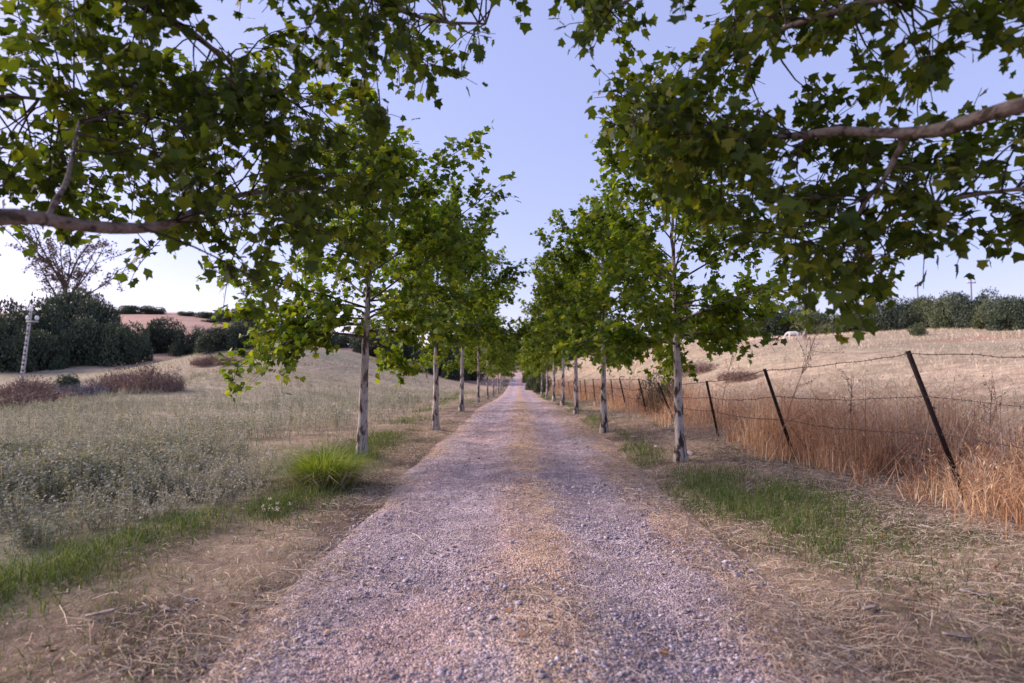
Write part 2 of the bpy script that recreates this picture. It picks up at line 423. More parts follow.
onroad = RY < 83.5
zc = np.where(onroad, road_z(RY), terrain(RX, RY, False) + .06)
prof = .030 - .075 * np.abs(u[None]) ** 5 - .036 * (np.exp(-((off - .78) / .33) ** 2) + np.exp(-((off + .78) / .33) ** 2)) + .014 * np.exp(-(off / .35) ** 2)
prof = prof + (fbm(RX, RY, .35, 55) - .5) * .022 + (vn(RX, RY, 1.3, 56) - .5) * .02
RZ = zc + prof
grey = C3(.50, .435, .452); tanr = C3(.62, .46, .32); pinkr = C3(.55, .43, .41)
rn = fbm(RX, RY, .8, 57); rn2 = fbm(RX * 2.2, RY * .5, 1.4, 58)
rc = np.broadcast_to(grey, RX.shape + (3,)).copy()
rc = lerp(rc, np.broadcast_to(pinkr, rc.shape), sstep(rn2, .42, .65))
mid = np.exp(-((off - .05) / .36) ** 2) + np.where(off < 0, .85 * sstep(-off + .7 * (rn - .5), 1.3, 1.75), 1.25 * sstep(off + .7 * (rn - .5), 1.0, 1.5))
rc = lerp(rc, np.broadcast_to(tanr, rc.shape), np.clip(mid * sstep(rn + .25 * mid, .42, .66), 0, 1) * .95)
I = np.arange(RX.size).reshape(RX.shape)
f = np.stack([I[:-1, :-1], I[:-1, 1:], I[1:, 1:], I[1:, :-1]], -1).reshape(-1, 4)
rd = mesh_from('road', np.stack([RX, RY, RZ], -1).reshape(-1, 3), [f], M['track'], smooth=True, col=rc.reshape(-1, 3))
tag(rd, kind='structure')

def road_top(x, y):
    o = np.asarray(x) - .1
    p = .030 - .075 * np.minimum(np.abs(o) / 1.78, 1.1) ** 5 - .036 * (np.exp(-((o - .78) / .33) ** 2) + np.exp(-((o + .78) / .33) ** 2)) + .014 * np.exp(-(o / .35) ** 2)
    p = p + (fbm(x, y, .35, 55) - .5) * .022 + (vn(x, y, 1.3, 56) - .5) * .02
    return np.maximum(road_z(y) + np.where(np.abs(o) < 1.7, p, -9), terrain(x, y))

# ------------------------------------------------------------------ scatter helpers
def scatter(n, x0, x1, y0, y1, dens, near=1.0):
    """n tries in a strip, thinned with distance and by the density function"""
    x = rng.uniform(x0, x1, n); v = rng.uniform(0, 1, n)
    y = y0 * (y1 / y0) ** v if near else rng.uniform(y0, y1, n)
    k = rng.uniform(0, 1, n) < dens(x, y)
    return x[k], y[k]

# gravel: loose stones on the track
def stone_template():
    V = np.array([(1, 0, 0), (0, 1, 0), (-1, 0, 0), (0, -1, 0), (.05, .1, .75), (0, 0, -.5), (.6, .6, .3), (-.6, .5, .35), (-.55, -.6, .3), (.55, -.55, .4)], float)
    F = [[0, 6, 9], [6, 1, 7], [7, 2, 8], [8, 3, 9], [4, 6, 7], [4, 7, 8], [4, 8, 9], [4, 9, 6], [0, 1, 6], [1, 2, 7], [2, 3, 8], [3, 0, 9]]
    return V, [np.array(F)]
ST = stone_template()
geo = Geo()
def rdens(x, y):
    o = np.abs(x - .1)
    return (1 - sstep(o, 1.25, 2.0)) * np.clip(.16 + .84 * sstep(fbm(x, y, .8, 61), .40, .64), 0, 1) * (1 - .55 * np.exp(-((x - .1) / .3) ** 2))
x, y = scatter(170000, -1.9, 2.1, 2.3, 26, rdens)
n = len(x)
s = np.exp(rng.normal(math.log(.0044), .5, n)) * (1 + .035 * y); s = np.minimum(s, .03)
pos = np.stack([x, y, road_top(x, y) + s * .25], 1)
a = rng.uniform(0, 2 * PI, n)
Rm = frames(np.stack([np.cos(a), np.sin(a), rng.normal(0, .3, n)], 1), np.array([[0, 0, 1.0]]) + rng.normal(0, .25, (n, 3)))
V, F = instance(ST[0], ST[1], pos, Rm, np.stack([s * rng.uniform(.8, 1.5, n), s * rng.uniform(.7, 1.2, n), s * rng.uniform(.6, 1.0, n)], 1))
geo.add(V, *F)
tag(geo.build('gravel', M['stone']), 'loose grey and pinkish gravel strewn over the track', 'gravel', kind='stuff')

# straw: dry stalks lying on the verges and down the middle of the track
def sdens(x, y):
    o = x - .1
    mid = .95 * np.exp(-((o) / .33) ** 2) * sstep(fbm(x, y, .9, 63), .34, .56)
    er = 1.25 * np.exp(-((o - 1.6) / .5) ** 2) * (.35 + .65 * sstep(fbm(x, y, 1.1, 64), .35, .6))
    el = np.exp(-((o + 1.95) / .55) ** 2) * (.25 + .65 * sstep(fbm(x, y, 1.1, 65), .40, .62))
    ot = .55 * sstep(o, 2.0, 2.6) * (1 - sstep(o, 4.5, 6)) + .10
    return np.clip(np.maximum(np.maximum(mid, er), np.maximum(el, ot)), 0, 1)
x, y = scatter(260000, -3.2, 5.6, 2.2, 30, sdens)
n = len(x); L = np.exp(rng.normal(math.log(.060), .65, n)); L = np.minimum(L, .38); w = rng.uniform(.0014, .0038, n) * (1 + .05 * y)
a = rng.uniform(0, 2 * PI, n); d = np.stack([np.cos(a), np.sin(a), 0 * a], 1); nrm = np.stack([-np.sin(a), np.cos(a), 0 * a], 1)
z0 = road_top(x, y) + rng.uniform(.003, .022, n)
p0 = np.stack([x, y, z0], 1)
tip = p0 + d * L[:, None]; tip[:, 2] = road_top(tip[:, 0], tip[:, 1]) + rng.uniform(.003, .035, n)
mp = (p0 + tip) / 2 + nrm * (L * rng.normal(0, .045, n))[:, None]; mp[:, 2] = np.maximum(mp[:, 2], road_top(mp[:, 0], mp[:, 1]) + .004) + rng.uniform(0, .02, n)
wn = nrm * (w / 2)[:, None] + np.array([0, 0, 1.0]) * (w * .25)[:, None]
V = np.stack([p0 - wn, p0 + wn, mp - wn, mp + wn, tip - wn * .5, tip + wn * .5], 1).reshape(-1, 3)
o = (np.arange(n) * 6)[:, None]
tag(mesh_from('straw_litter', V, [np.concatenate([o + np.array([[0, 1, 3, 2]]), o + np.array([[2, 3, 5, 4]])])], M['straw']),
    'pale dry straw scattered on the track edges and centre strip', 'straw', kind='stuff')

# fallen leaves
def fl(x, y): return np.clip(.9 * sstep(x, 2.0, 3.0) * (1 - sstep(x, 5.2, 6)) + .22 * (x < -1.6) + .035, 0, 1)
x, y = scatter(1500, -3, 5.6, 2.3, 14, fl)
n = len(x); a = rng.uniform(0, 2 * PI, n); geo = Geo()
add_leaves(geo, np.stack([x, y, road_top(x, y) + .012], 1), np.stack([np.cos(a), np.sin(a), rng.normal(.1, .25, n)], 1), rng.uniform(.02, .055, n), .3, [LEAVES[2]])
tag(geo.build('fallen_leaves', M['deadleaf']), 'curled brown fallen leaves on the verges', 'fallen leaves', kind='stuff')

# green verge grass on both sides
def gd(x, y):
    l = np.exp(-((x + 3.45 - .36 * (np.clip(y, 2, 6.4) - 3.85) + .06 * np.maximum(y - 6.4, 0)) / .48) ** 2) * sstep(fbm(x, y, 1.6, 71), .30, .52) * (1 - .6 * sstep(y, 9, 16))
    l = np.maximum(l, .8 * np.exp(-((x + 3.1 - .3 * (y - 4.8)) / .35) ** 2) * np.exp(-((y - 4.8) / 1.2) ** 2))
    r1 = 1.6 * np.exp(-((x - 2.65) / .75) ** 2) * np.exp(-((y - 6.7) / 1.5) ** 2) * sstep(fbm(x, y, .9, 72), .25, .5)
    r2 = .75 * np.exp(-((x - 2.15) / .45) ** 2) * sstep(y, 8, 9.5) * sstep(fbm(x, y, 1.5, 73), .42, .58)
    r3 = .8 * np.exp(-((x - 2.75) / .35) ** 2) * np.exp(-((y - 4.7) / .5) ** 2) * sstep(fbm(x, y, .4, 74), .35, .6) + .10 * sstep(x, 2, 2.5) * (x < 4)
    s_ = .10 * (x < -1.7) * sstep(fbm(x, y, .5, 75), .5, .65)
    return np.clip(l + r1 + r2 + r3 + s_, 0, 1)
x, y = scatter(330000, -5.5, 4.2, 2.4, 60, gd)
n = len(x); dn = gd(x, y)
h = rng.uniform(.05, .17, n) * (.55 + .75 * dn); h = h * np.where(x < 0, 1.15, .95)
V, F = blades(np.stack([x, y, terrain(x, y) - .01], 1), h, rng.uniform(.003, .006, n) * (1 + .05 * y), rng.uniform(0, .7, n), .6)
tag(mesh_from('verge_grass', V, F, M['green']), 'short green grass in patches along both verges', 'grass', kind='stuff')

# meadow weeds: grey-green leafy weeds of the left field
def weed_template(seed, stems, leaves, hh, spread):
    r_ = np.random.default_rng(seed); g_ = Geo()
    for k in range(stems):
        a_ = r_.uniform(0, 2 * PI); l_ = r_.uniform(.1, spread); h_ = hh * r_.uniform(.5, 1)
        top = np.array([math.cos(a_) * l_, math.sin(a_) * l_, h_]); b = np.array([math.cos(a_) * .03, math.sin(a_) * .03, 0])
        md = (b + top) / 2 + np.array([0, 0, .04]); w_ = np.array([-math.sin(a_), math.cos(a_), 0]) * .0028
        g_.add([b - w_, b + w_, md + w_, md - w_, top], [[0, 1, 2, 3]], [[3, 2, 4]])
        m_ = leaves
        t_ = r_.uniform(.2, 1.0, m_)
        p_ = np.where(t_[:, None] < .5, b + (md - b) * (t_[:, None] * 2), md + (top - md) * (t_[:, None] * 2 - 1)) + r_.normal(0, .012, (m_, 3))
        f_ = r_.normal(0, 1, (m_, 3)); f_[:, 2] = f_[:, 2] * .5 + .3
        Rm_ = frames(f_, np.array([[0, 0, 1.0]]) + r_.normal(0, .6, (m_, 3)))
        V_, F_ = instance(SMALL[0], SMALL[1], p_, Rm_, r_.uniform(.014, .040, m_)); g_.add(V_, *F_)
    return np.concatenate(g_.V), [np.concatenate(f_) for f_ in g_.F.values()]
geo = Geo()
def wd(x, y): return sstep(-x - .04 * np.maximum(y - 6, 0) - 1.0 * (1 - sstep(y, 3.4, 6.6)), 2.7, 3.7) * (.16 + .84 * sstep(fbm(x, y, 1.4, 81), .36, .56)) * (np.abs(x) < .98 * y + 1.0)
for lod, (cnt, y0, y1, x0, st, lv) in enumerate([(6500, 2.6, 10, -11, 9, 12), (17000, 10, 50, -45, 5, 5)]):
    TT = [weed_template(90 + lod * 9 + k, st, lv, hh, sp) for k, (hh, sp) in enumerate([(.34, .16), (.26, .22), (.44, .12)])]
    x, y = scatter(cnt, x0, -2.6, y0, y1, wd)
    pick = rng.integers(0, 3, len(x)); a = rng.uniform(0, 2 * PI, len(x))
    for t in range(3):
        k = pick == t; nk = int(k.sum())
        Rm = frames(np.stack([np.cos(a[k]), np.sin(a[k]), 0 * a[k]], 1), np.tile([[0, 0, 1.0]], (nk, 1)))
        s = rng.uniform(.6, 1.15, nk) * np.where(lod == 0, 1, 1.15) * (.75 + .4 * sstep(-x[k], 3, 5)) * (.55 + .95 * vn(x[k], y[k], 1.9, 83))
        V, F = instance(TT[t][0], TT[t][1], np.stack([x[k], y[k], terrain(x[k], y[k]) - .02], 1), Rm, s); geo.add(V, *F)
tag(geo.build('meadow_weeds', M['weed']), 'grey green leafy weeds covering the meadow', 'weeds', kind='stuff')

# stubble: thin dry grass of both fields
def sd(x, y):
    l = sstep(-x, 2.6, 4) * (.35 + .65 * sstep(fbm(x, y, 5, 91), .4, .6)); r = sstep(x, 5.5, 7.5)
    return np.clip(l * (.18 + .62 * sstep(y, 14, 26)) + r * (.25 + .75 * sstep(fbm(x, y, 6, 92), .35, .6)), 0, 1) * (np.abs(x) < .98 * y + 2)
for nm, mt, lb, args in (('meadow_grass', 'meadow', 'grey green and straw coloured low grass of the meadow', (70000, -48, -2.6, 3, 70)),
                         ('field_grass', 'stubble', 'bleached dry grass of the sloping field beyond the fence', (110000, 5.5, 95, 7, 110))):
    x, y = scatter(*args, sd); n = len(x)
    V, F = blades(np.stack([x, y, terrain(x, y) - .02], 1), rng.uniform(.06, .26, n) * (1 + .008 * y), rng.uniform(.004, .009, n) * (1 + .09 * y), rng.uniform(.1, .9, n), .7)
    tag(mesh_from(nm, V, F, M[mt]), lb, 'dry grass', kind='stuff')
geo = Geo()                                                               # low grey weeds dotted over the dry field
TT = [weed_template(130 + k, 6, 6, .30, .20) for k in range(2)]
def fwd_(x, y): return sstep(x, 6, 9) * sstep(fbm(x, y, 7, 99), .48, .66) * (x < .98 * y + 3) * (1 - .7 * sstep(y, 40, 90))
for t in range(2):
    x, y = scatter(5200, 6, 70, 8, 100, fwd_); n = len(x); a = rng.uniform(0, 6.28, n)
    V, F = instance(TT[t][0], TT[t][1], np.stack([x, y, terrain(x, y) - .02], 1), frames(np.stack([np.cos(a), np.sin(a), 0 * a], 1), np.tile([[0, 0, 1.0]], (n, 1))), rng.uniform(.5, 1.3, n)); geo.add(V, *F)
tag(geo.build('field_weeds', M['weed']), 'low grey weeds dotted over the dry field beyond the fence', 'weeds', kind='stuff')

# tall dry grass along the fence
def fence_x(y): return np.interp(y, [0, 6.2, 9.1, 12.4, 18.4, 30, 120], [5.4, 4.8, 4.45, 4.3, 3.95, 3.8, 3.6])
def td(x, y):
    o = x - fence_x(y) + .9 * (fbm(x, y, 1.0, 98) - .5)
    return sstep(o, -.75, .05) * (1 - sstep(o, 1.6, 3.6)) * (.06 + .94 * sstep(fbm(x, y, .5, 95) * .6 + vn(x, y, 1.5, 97) * .4, .40, .60)) * (1 - .5 * sstep(y, 40, 80))
x, y = scatter(130000, 2.9, 9.5, 3.2, 85, td)
n = len(x); o = x - fence_x(y)
h = rng.uniform(.28, 1.18, n) * (.40 + .85 * sstep(o, -.55, .9)) * (.70 + .82 * vn(x, y, 1.1, 96))
V, F = blades(np.stack([x, y, terrain(x, y) - .02], 1), h, rng.uniform(.003, .008, n) * (1 + .035 * y), rng.uniform(0, .95, n) ** 1.5, .8)
geo = Geo(); geo.add(V, *F)
xs2, ys2 = scatter(16000, 2.9, 9.5, 3.2, 60, lambda a_, b_: .6 * td(a_, b_))      # thick pale stalks, bent and fallen over each other
n2 = len(xs2); o2 = xs2 - fence_x(ys2)
V, F = blades(np.stack([xs2, ys2, terrain(xs2, ys2) - .02], 1), rng.uniform(.35, 1.05, n2) * (.55 + .6 * sstep(o2, -.55, .9)), rng.uniform(.007, .014, n2) * (1 + .03 * ys2), rng.uniform(0, 1.0, n2) ** 1.5, 1.0); geo.add(V, *F)
k = rng.uniform(0, 1, n) < .10                                           # seed heads and side leaves of the tall stalks
pp = np.repeat(np.stack([x[k], y[k], terrain(x[k], y[k]) + h[k] * .72], 1), 5, 0); pp += rng.normal(0, .035, pp.shape); pp[:, 2] += rng.uniform(-.1, .12, len(pp))
fw = rng.normal(0, .5, pp.shape); fw[:, 2] += .6
V, F = instance(SMALL[0], SMALL[1], pp, frames(fw, rng.normal(0, 1, pp.shape)), np.stack([rng.uniform(.015, .03, len(pp)) * .6, rng.uniform(.03, .09, len(pp)), np.full(len(pp), .03)], 1)); geo.add(V, *F)
tag(geo.build('tall_dry_grass', M['dry']), 'rust and straw coloured tall dry grass along the wire fence', 'dry grass', kind='stuff')

# branching brown weeds standing among and behind the tall grass
geo = Geo()
TT = [weed_template(150 + k, 8, 9, h_, sp_) for k, (h_, sp_) in enumerate([(.85, .28), (1.05, .20), (.65, .34)])]
def bw(x, y):
    o = x - fence_x(y)
    return sstep(o, -.2, .6) * (1 - sstep(o, 2.5, 6.5)) * sstep(fbm(x, y, 1.6, 151), .40, .58)
for t in range(3):
    x, y = scatter(550, 3.2, 13, 3.6, 60, bw); n = len(x); a = rng.uniform(0, 6.28, n)
    V, F = instance(TT[t][0], TT[t][1], np.stack([x, y, terrain(x, y) - .02], 1), frames(np.stack([np.cos(a), np.sin(a), 0 * a], 1), np.tile([[0, 0, 1.0]], (n, 1))), rng.uniform(.6, 1.15, n)); geo.add(V, *F)
tag(geo.build('dry_weeds', M['brush']), 'brown branching dead weeds in the tall dry grass by the fence', 'weeds', kind='stuff')

# ------------------------------------------------------------------ trees
def bezier_path(p, d, length, rise, n=7, wob=.05, r_=None):
    r_ = r_ or rng
    pts = [np.array(p, float)]; d = np.array(d, float); d /= np.linalg.norm(d)
    for k in range(n - 1):
        d = d + np.array([0, 0, rise / n]) + r_.normal(0, wob, 3); d /= np.linalg.norm(d)
        pts.append(pts[-1] + d * length / (n - 1))
    return np.array(pts)

def row_tree(label, seed, height=6.2, clear=2.1, rad=1.8, nleaf=5000, fork=False, leaf=(.07, .125), droop=None, lean=(0, 0)):
    """a young plane tree: trunk (with its limbs) and a crown of lobed leaves on twigs"""
    global rng
    keep = rng; rng = np.random.default_rng(seed)
    root = thing('plane_tree', label, 'tree', (0, 0, 0), 'plane trees lining the track')
    tr = Geo(); lm = Geo(); lf = Geo()
    n = 22; t = np.linspace(0, 1, n)
    ax = np.stack([lean[0] * t + np.cumsum(rng.normal(0, .018, n)) * t, lean[1] * t + np.cumsum(rng.normal(0, .018, n)) * t, t * (height - .35)], 1)
    r0 = .088
    rr = r0 * (1 - t * .86) * (1 + .85 * np.exp(-np.maximum(ax[:, 2], 0) / .12)) * (1 + .05 * np.sin(t * 40 + seed))
    ax[0, 2] = -.25
    tr.tube(ax, rr, 10)
    P_, D_, S_ = [], [], []
    nb = 26
    ga = rng.uniform(0, 6)
    brs = []
    for k in range(nb):
        f = (k + .3) / nb
        z = clear * .93 + (height * .93 - clear * .93) * f
        q = np.array([np.interp(z, ax[:, 2], ax[:, c]) for c in (0, 1)] + [z])
        ga += 2.4 + rng.normal(0, .3)
        env = rad * (max(0, 1 - ((f - .38) / .72) ** 2) ** .6 + .05)
        L_ = env * rng.uniform(.78, 1.22)
        el = R(12 + 55 * f + rng.uniform(-8, 8))
        if fork and k == 1: L_ *= 1.3; el = R(66)
        d = np.array([math.cos(ga) * math.cos(el), math.sin(ga) * math.cos(el), math.sin(el)])
        brs.append((q, d, L_, np.interp(z, ax[:, 2], rr) * (.75 if fork and k == 1 else .45), .35 - 1.15 * (1 - f) ** 1.5))
    if droop: brs += [(np.array([0, 0, z]), np.array(d, float), L_, .02, -.75) for z, d, L_ in droop]
    for q, d, L_, rb, rise in brs:
        path = bezier_path(q, d, L_, rise, 8, .07)
        lm.tube(path, np.linspace(max(rb, .012), .005, 8), 5)
        for j in range(int(9 + L_ * 8)):
            s = rng.uniform(.22, 1.0); i0 = min(int(s * 7), 6); p0 = path[i0] + (path[i0 + 1] - path[i0]) * (s * 7 - i0)
            td_ = (path[-1] - path[0]) / L_ + rng.normal(0, .62, 3) + np.array([0, 0, .1])
            tl = rng.uniform(.28, .62)
            tw = bezier_path(p0, td_, tl, -.25, 4, .12)
            lm.tube(tw, np.linspace(.006, .0025, 4), 3, False)
            m_ = int(rng.integers(12, 22))
            ss = rng.uniform(.15, 1.05, m_) * 3; ii = np.clip(ss.astype(int), 0, 2)
            p = tw[ii] + (tw[ii + 1] - tw[ii]) * (ss - ii)[:, None] + rng.normal(0, .05, (m_, 3))
            dd = (tw[-1] - tw[0]) / tl + rng.normal(0, .7, (m_, 3)); dd[:, 2] -= .35
            P_.append(p); D_.append(dd); S_.append(rng.uniform(*leaf, m_))
    P_ = np.concatenate(P_); D_ = np.concatenate(D_); S_ = np.concatenate(S_)
    if len(P_) > nleaf:
        k = rng.permutation(len(P_))[:nleaf]; P_, D_, S_ = P_[k], D_[k], S_[k]
    add_leaves(lf, P_, D_, S_, .55)
    T = tr.build('trunk', M['bark'], root, True)
    lm.build('branch', M['darkbark'], T, True)
    lf.build('crown', M['leaf'], root)
    rng = keep
    return root

ORD = ['first', 'second', 'third', 'fourth', 'fifth', 'sixth', 'seventh', 'eighth', 'ninth', 'tenth', 'eleventh', 'twelfth']
lx = [(-2.6, 9.5), (-2.07, 14.3), (-2.1, 21.2), (-2.1, 30), (-2.12, 39.5), (-2.1, 48.5), (-2.05, 59), (-2.1, 70), (-2.2, 82), (-2.2, 95)]
rx = [(2.63, 9.3), (2.1, 14.0), (2.02, 19.8), (2.06, 26.3), (2.1, 33.5), (2.12, 42), (2.2, 53), (2.2, 65), (2.3, 79), (2.4, 94)]
tA = row_tree('slim pale trunked plane tree just behind the bright grass tuft, leafy sprays drooping low', 11, 4.7, 2.0, 2.05, 10000,
              droop=[(2.2, (-.9, -.35, .1), 1.75), (2.5, (-.95, .1, .25), 2.0), (2.3, (-.9, -.5, .0), 1.5), (2.4, (-.3, -.9, .2), 1.3), (2.6, (.9, .2, .2), 1.5)], lean=(.10, 0))
tB = row_tree('plane tree with a forked whitish trunk, second of the meadow side row', 12, 5.0, 2.25, 1.95, 12000, True)
tC = row_tree('slender plane tree with a straight bare stem, standing before the leaning posts and dry grass', 13, 4.9, 1.9, 1.68, 8600, lean=(-.12, .0), droop=[(2.3, (.7, -.7, .3), .8), (2.3, (-.8, -.4, .2), 1.4), (2.5, (.3, -.9, .2), 1.3), (2.7, (.5, .8, .4), 1.0)])
tD = row_tree('plane tree with a dark upright trunk, second of the fence side row', 14, 5.1, 2.1, 1.75, 10000)
used = {id(tA), id(tB), id(tC), id(tD)}
def setloc(t, x, y): t.location = (x, y, gz(x, y))
setloc(tA, *lx[0]); setloc(tB, *lx[1]); setloc(tC, *rx[0]); setloc(tD, *rx[1])
tB.scale = (1.0, 1.0, 1.0); tD.rotation_euler = (0, 0, 1.1); tC.rotation_euler = (0, 0, .4)
for side, lst, nm in ((0, lx, 'meadow side row'), (1, rx, 'fence side row')):
    for k, (x, y) in enumerate(lst[2:], 2):
        src = (tB, tD)[(k + side) % 2]
        s = random.uniform(.95, 1.08)
        cond = ('pale mottled trunk' if side == 0 else 'thin greyish trunk') if k < 5 else 'slim distant trunk'
        copy_tree(src, (x, y, gz(x, y)), random.uniform(0, 6.28), (s, s, s * random.uniform(1.0, 1.18)),
                  f'plane tree with {cond}, {ORD[k]} along the {nm} from the camera end')

# the two big plane trees beside the camera whose limbs hang over the track
def big_tree(label, base, limbs, poly, gaps, seed, depth, ncl, nout, clear=()):
    global rng
    keep = rng; rng = np.random.default_rng(seed)
    b = np.array([base[0], base[1], gz(*base)])
    root = thing('plane_tree', label, 'tree', b, 'plane trees lining the track')
    tr = Geo()
    n = 14; t = np.linspace(0, 1, n)
    ax = np.stack([np.cumsum(rng.normal(0, .02, n)), np.cumsum(rng.normal(0, .02, n)), -.3 + t * 6.6], 1); ax[0, :2] = 0
    rr = .135 * (1 - t * .85) * (1 + .4 * np.exp(-t * 6 / .25))
    tr.tube(ax, rr, 12)
    T = tr.build('trunk', M['bark'], root, True)
    node = []; h_i = 0.0
    for h0, pts, r0, r1 in limbs:
        st = None if h0 is None else np.array([np.interp(h0, ax[:, 2], ax[:, 0]), np.interp(h0, ax[:, 2], ax[:, 1]), h0])
        q = [P(*p) - b for p in pts]
        if st is not None: q = [st] + q
        q = np.array(q)
        q = spline(q, 40); kz = np.ones(5) / 5
        q = np.stack([np.convolve(np.pad(q[:, c], 2, mode='edge'), kz, 'valid') for c in range(3)], 1)
        q[0] = st if st is not None else q[0]
        lg = Geo(); q = q + np.cumsum(rng.normal(0, .006, q.shape), 0) * np.linspace(0, 1, 40)[:, None] * .6; kn = 1 + .09 * np.sin(np.arange(40) * .9 + h_i) + .05 * (rng.uniform(0, 1, 40) > .9); h_i += 1.7
        lg.tube(q, np.linspace(r0, r1, 40) * kn, 10)
        lg.build('limb', M['limb'], T, True)
        node.append(q[8:])
    for k in range(6):                                                     # upper limbs above and behind the picture
        a_ = k * 1.05 + seed; d = np.array([math.cos(a_), math.sin(a_), .75])
        q = bezier_path(ax[7 + k], d, 2.0, .2, 12, .05); lg = Geo(); lg.tube(q, np.linspace(.04, .01, 12), 6); lg.build('limb', M['limb'], T, True)
        node.append(q[3:])
    node = np.concatenate(node)
    from mathutils.geometry import intersect_point_tri_2d
    poly = np.array(poly, float)
    def inside(px, py):
        c = False; j = len(poly) - 1
        for i in range(len(poly)):
            (xi, yi), (xj, yj) = poly[i], poly[j]
            if (yi > py) != (yj > py) and px < (xj - xi) * (py - yi) / (yj - yi) + xi: c = not c
            j = i
        return c
    cent = []
    lo, hi = poly.min(0), poly.max(0)
    while len(cent) < ncl:
        px, py = rng.uniform(lo[0], hi[0]), rng.uniform(lo[1], hi[1])
        if not inside(px, py) or any((px - g0) ** 2 + (py - g1) ** 2 < g2 ** 2 for g0, g1, g2 in gaps): continue
        y = rng.uniform(*depth); p = P(px, py, y) - b
        if y < 3.4 and any((px - l0) ** 2 + (py - l1) ** 2 < 26 ** 2 for l0, l1 in clear): continue
        if np.min(np.linalg.norm(node - p, axis=1)) > .85: continue
        cent.append(p)
    m_ = 0
    while m_ < nout:                                                       # the rest of the crown, overhead and beside the frame
        p = rng.normal(0, 1, 3); p = p / np.linalg.norm(p) * rng.uniform(.3, 1) ** .5 * np.array([2.3, 2.4, 2.0]) + np.array([0, -.3, 4.6])
        w = p + b; px, py, z = project(w)
        if z[0] > -.6 and -90 < px[0] < W + 90 and py[0] > -90 and z[0] > 0: continue
        if np.linalg.norm(w - CAM) < 1.6: continue
        if np.min(np.linalg.norm(node - p, axis=1)) > .8: continue
        cent.append(p); m_ += 1
    tw = Geo(); lf = Geo(); P_, D_, S_ = [], [], []
    for c in cent:
        dist = np.linalg.norm(node - c, axis=1); q = node[int(np.argmin(dist + rng.uniform(0, .25, len(dist))))]
        md = (q + c) / 2 + rng.normal(0, .09, 3) + np.array([0, 0, .06])
        bz = np.linspace(0, 1, 5)[:, None]
        tw.tube((1 - bz) ** 2 * q + 2 * bz * (1 - bz) * md + bz ** 2 * c, np.linspace(.007, .003, 5), 4, False)
        for j in range(4):
            d = (c - q) / (np.linalg.norm(c - q) + .1) * .8 + rng.normal(0, .8, 3); l_ = rng.uniform(.16, .34)
            s_ = bezier_path(c + (q - c) * rng.uniform(0, .3), d, l_, -.5, 4, .12); tw.tube(s_, np.linspace(.004, .002, 4), 3, False)
            k = int(rng.integers(5, 10)); ss = rng.uniform(.1, 1.0, k) * 3; ii = np.clip(ss.astype(int), 0, 2)
            P_.append(s_[ii] + (s_[ii + 1] - s_[ii]) * (ss - ii)[:, None] + rng.normal(0, .03, (k, 3)))
            dd = (s_[-1] - s_[0]) / l_ + rng.normal(0, .75, (k, 3)); dd[:, 2] -= .45; D_.append(dd); S_.append(rng.uniform(.040, .092, k))
    tw.build('twig', M['twig'], T, True)
    add_leaves(lf, np.concatenate(P_), np.concatenate(D_), np.concatenate(S_), .6)
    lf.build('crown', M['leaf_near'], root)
    rng = keep
    return root

big_tree('large plane tree at the meadow edge beside the camera, its pale limb overhanging', (-2.75, 2.0), [
    (1.75, [(0, 210, 2.35), (65, 226, 2.6), (110, 230, 2.8), (160, 229, 3.1), (195, 214, 3.4), (230, 198, 3.7), (265, 195, 4.0), (340, 190, 4.5)], .043, .008),
    (None, [(46, 222, 2.53), (56, 200, 2.6), (68, 178, 2.7), (72, 150, 2.8), (66, 110, 2.95)], .014, .006),
    (2.7, [(-60, -30, 2.4), (60, -40, 2.8), (130, 0, 3.1), (190, 32, 3.3), (245, 75, 3.6), (310, 115, 4.0)], .045, .008),
    (3.2, [(150, -120, 2.8), (280, -60, 3.2), (370, -5, 3.5), (430, 20, 3.8), (490, 20, 4.0)], .045, .007),
    (2.5, [(-80, 100, 2.9), (30, 95, 3.3), (120, 110, 3.7), (220, 125, 4.1), (310, 150, 4.5)], .016, .005)],
    [(-60, -60), (545, -60), (512, 5), (500, 38), (468, 68), (452, 100), (438, 125), (412, 132), (392, 160), (410, 195), (395, 235), (360, 262), (300, 270), (262, 285), (225, 272), (180, 246), (142, 262), (118, 250), (96, 228), (40, 222), (12, 240), (-60, 250)],
    [(215, 12, 34), (150, 172, 20), (135, 112, 16), (30, 165, 16), (300, 60, 16), (345, 100, 14), (95, 40, 14), (250, 150, 14)], 201, (2.9, 5.0), 240, 130, [(20 * k, 212 + 20 * min(k, 4) * .25) for k in range(12)])
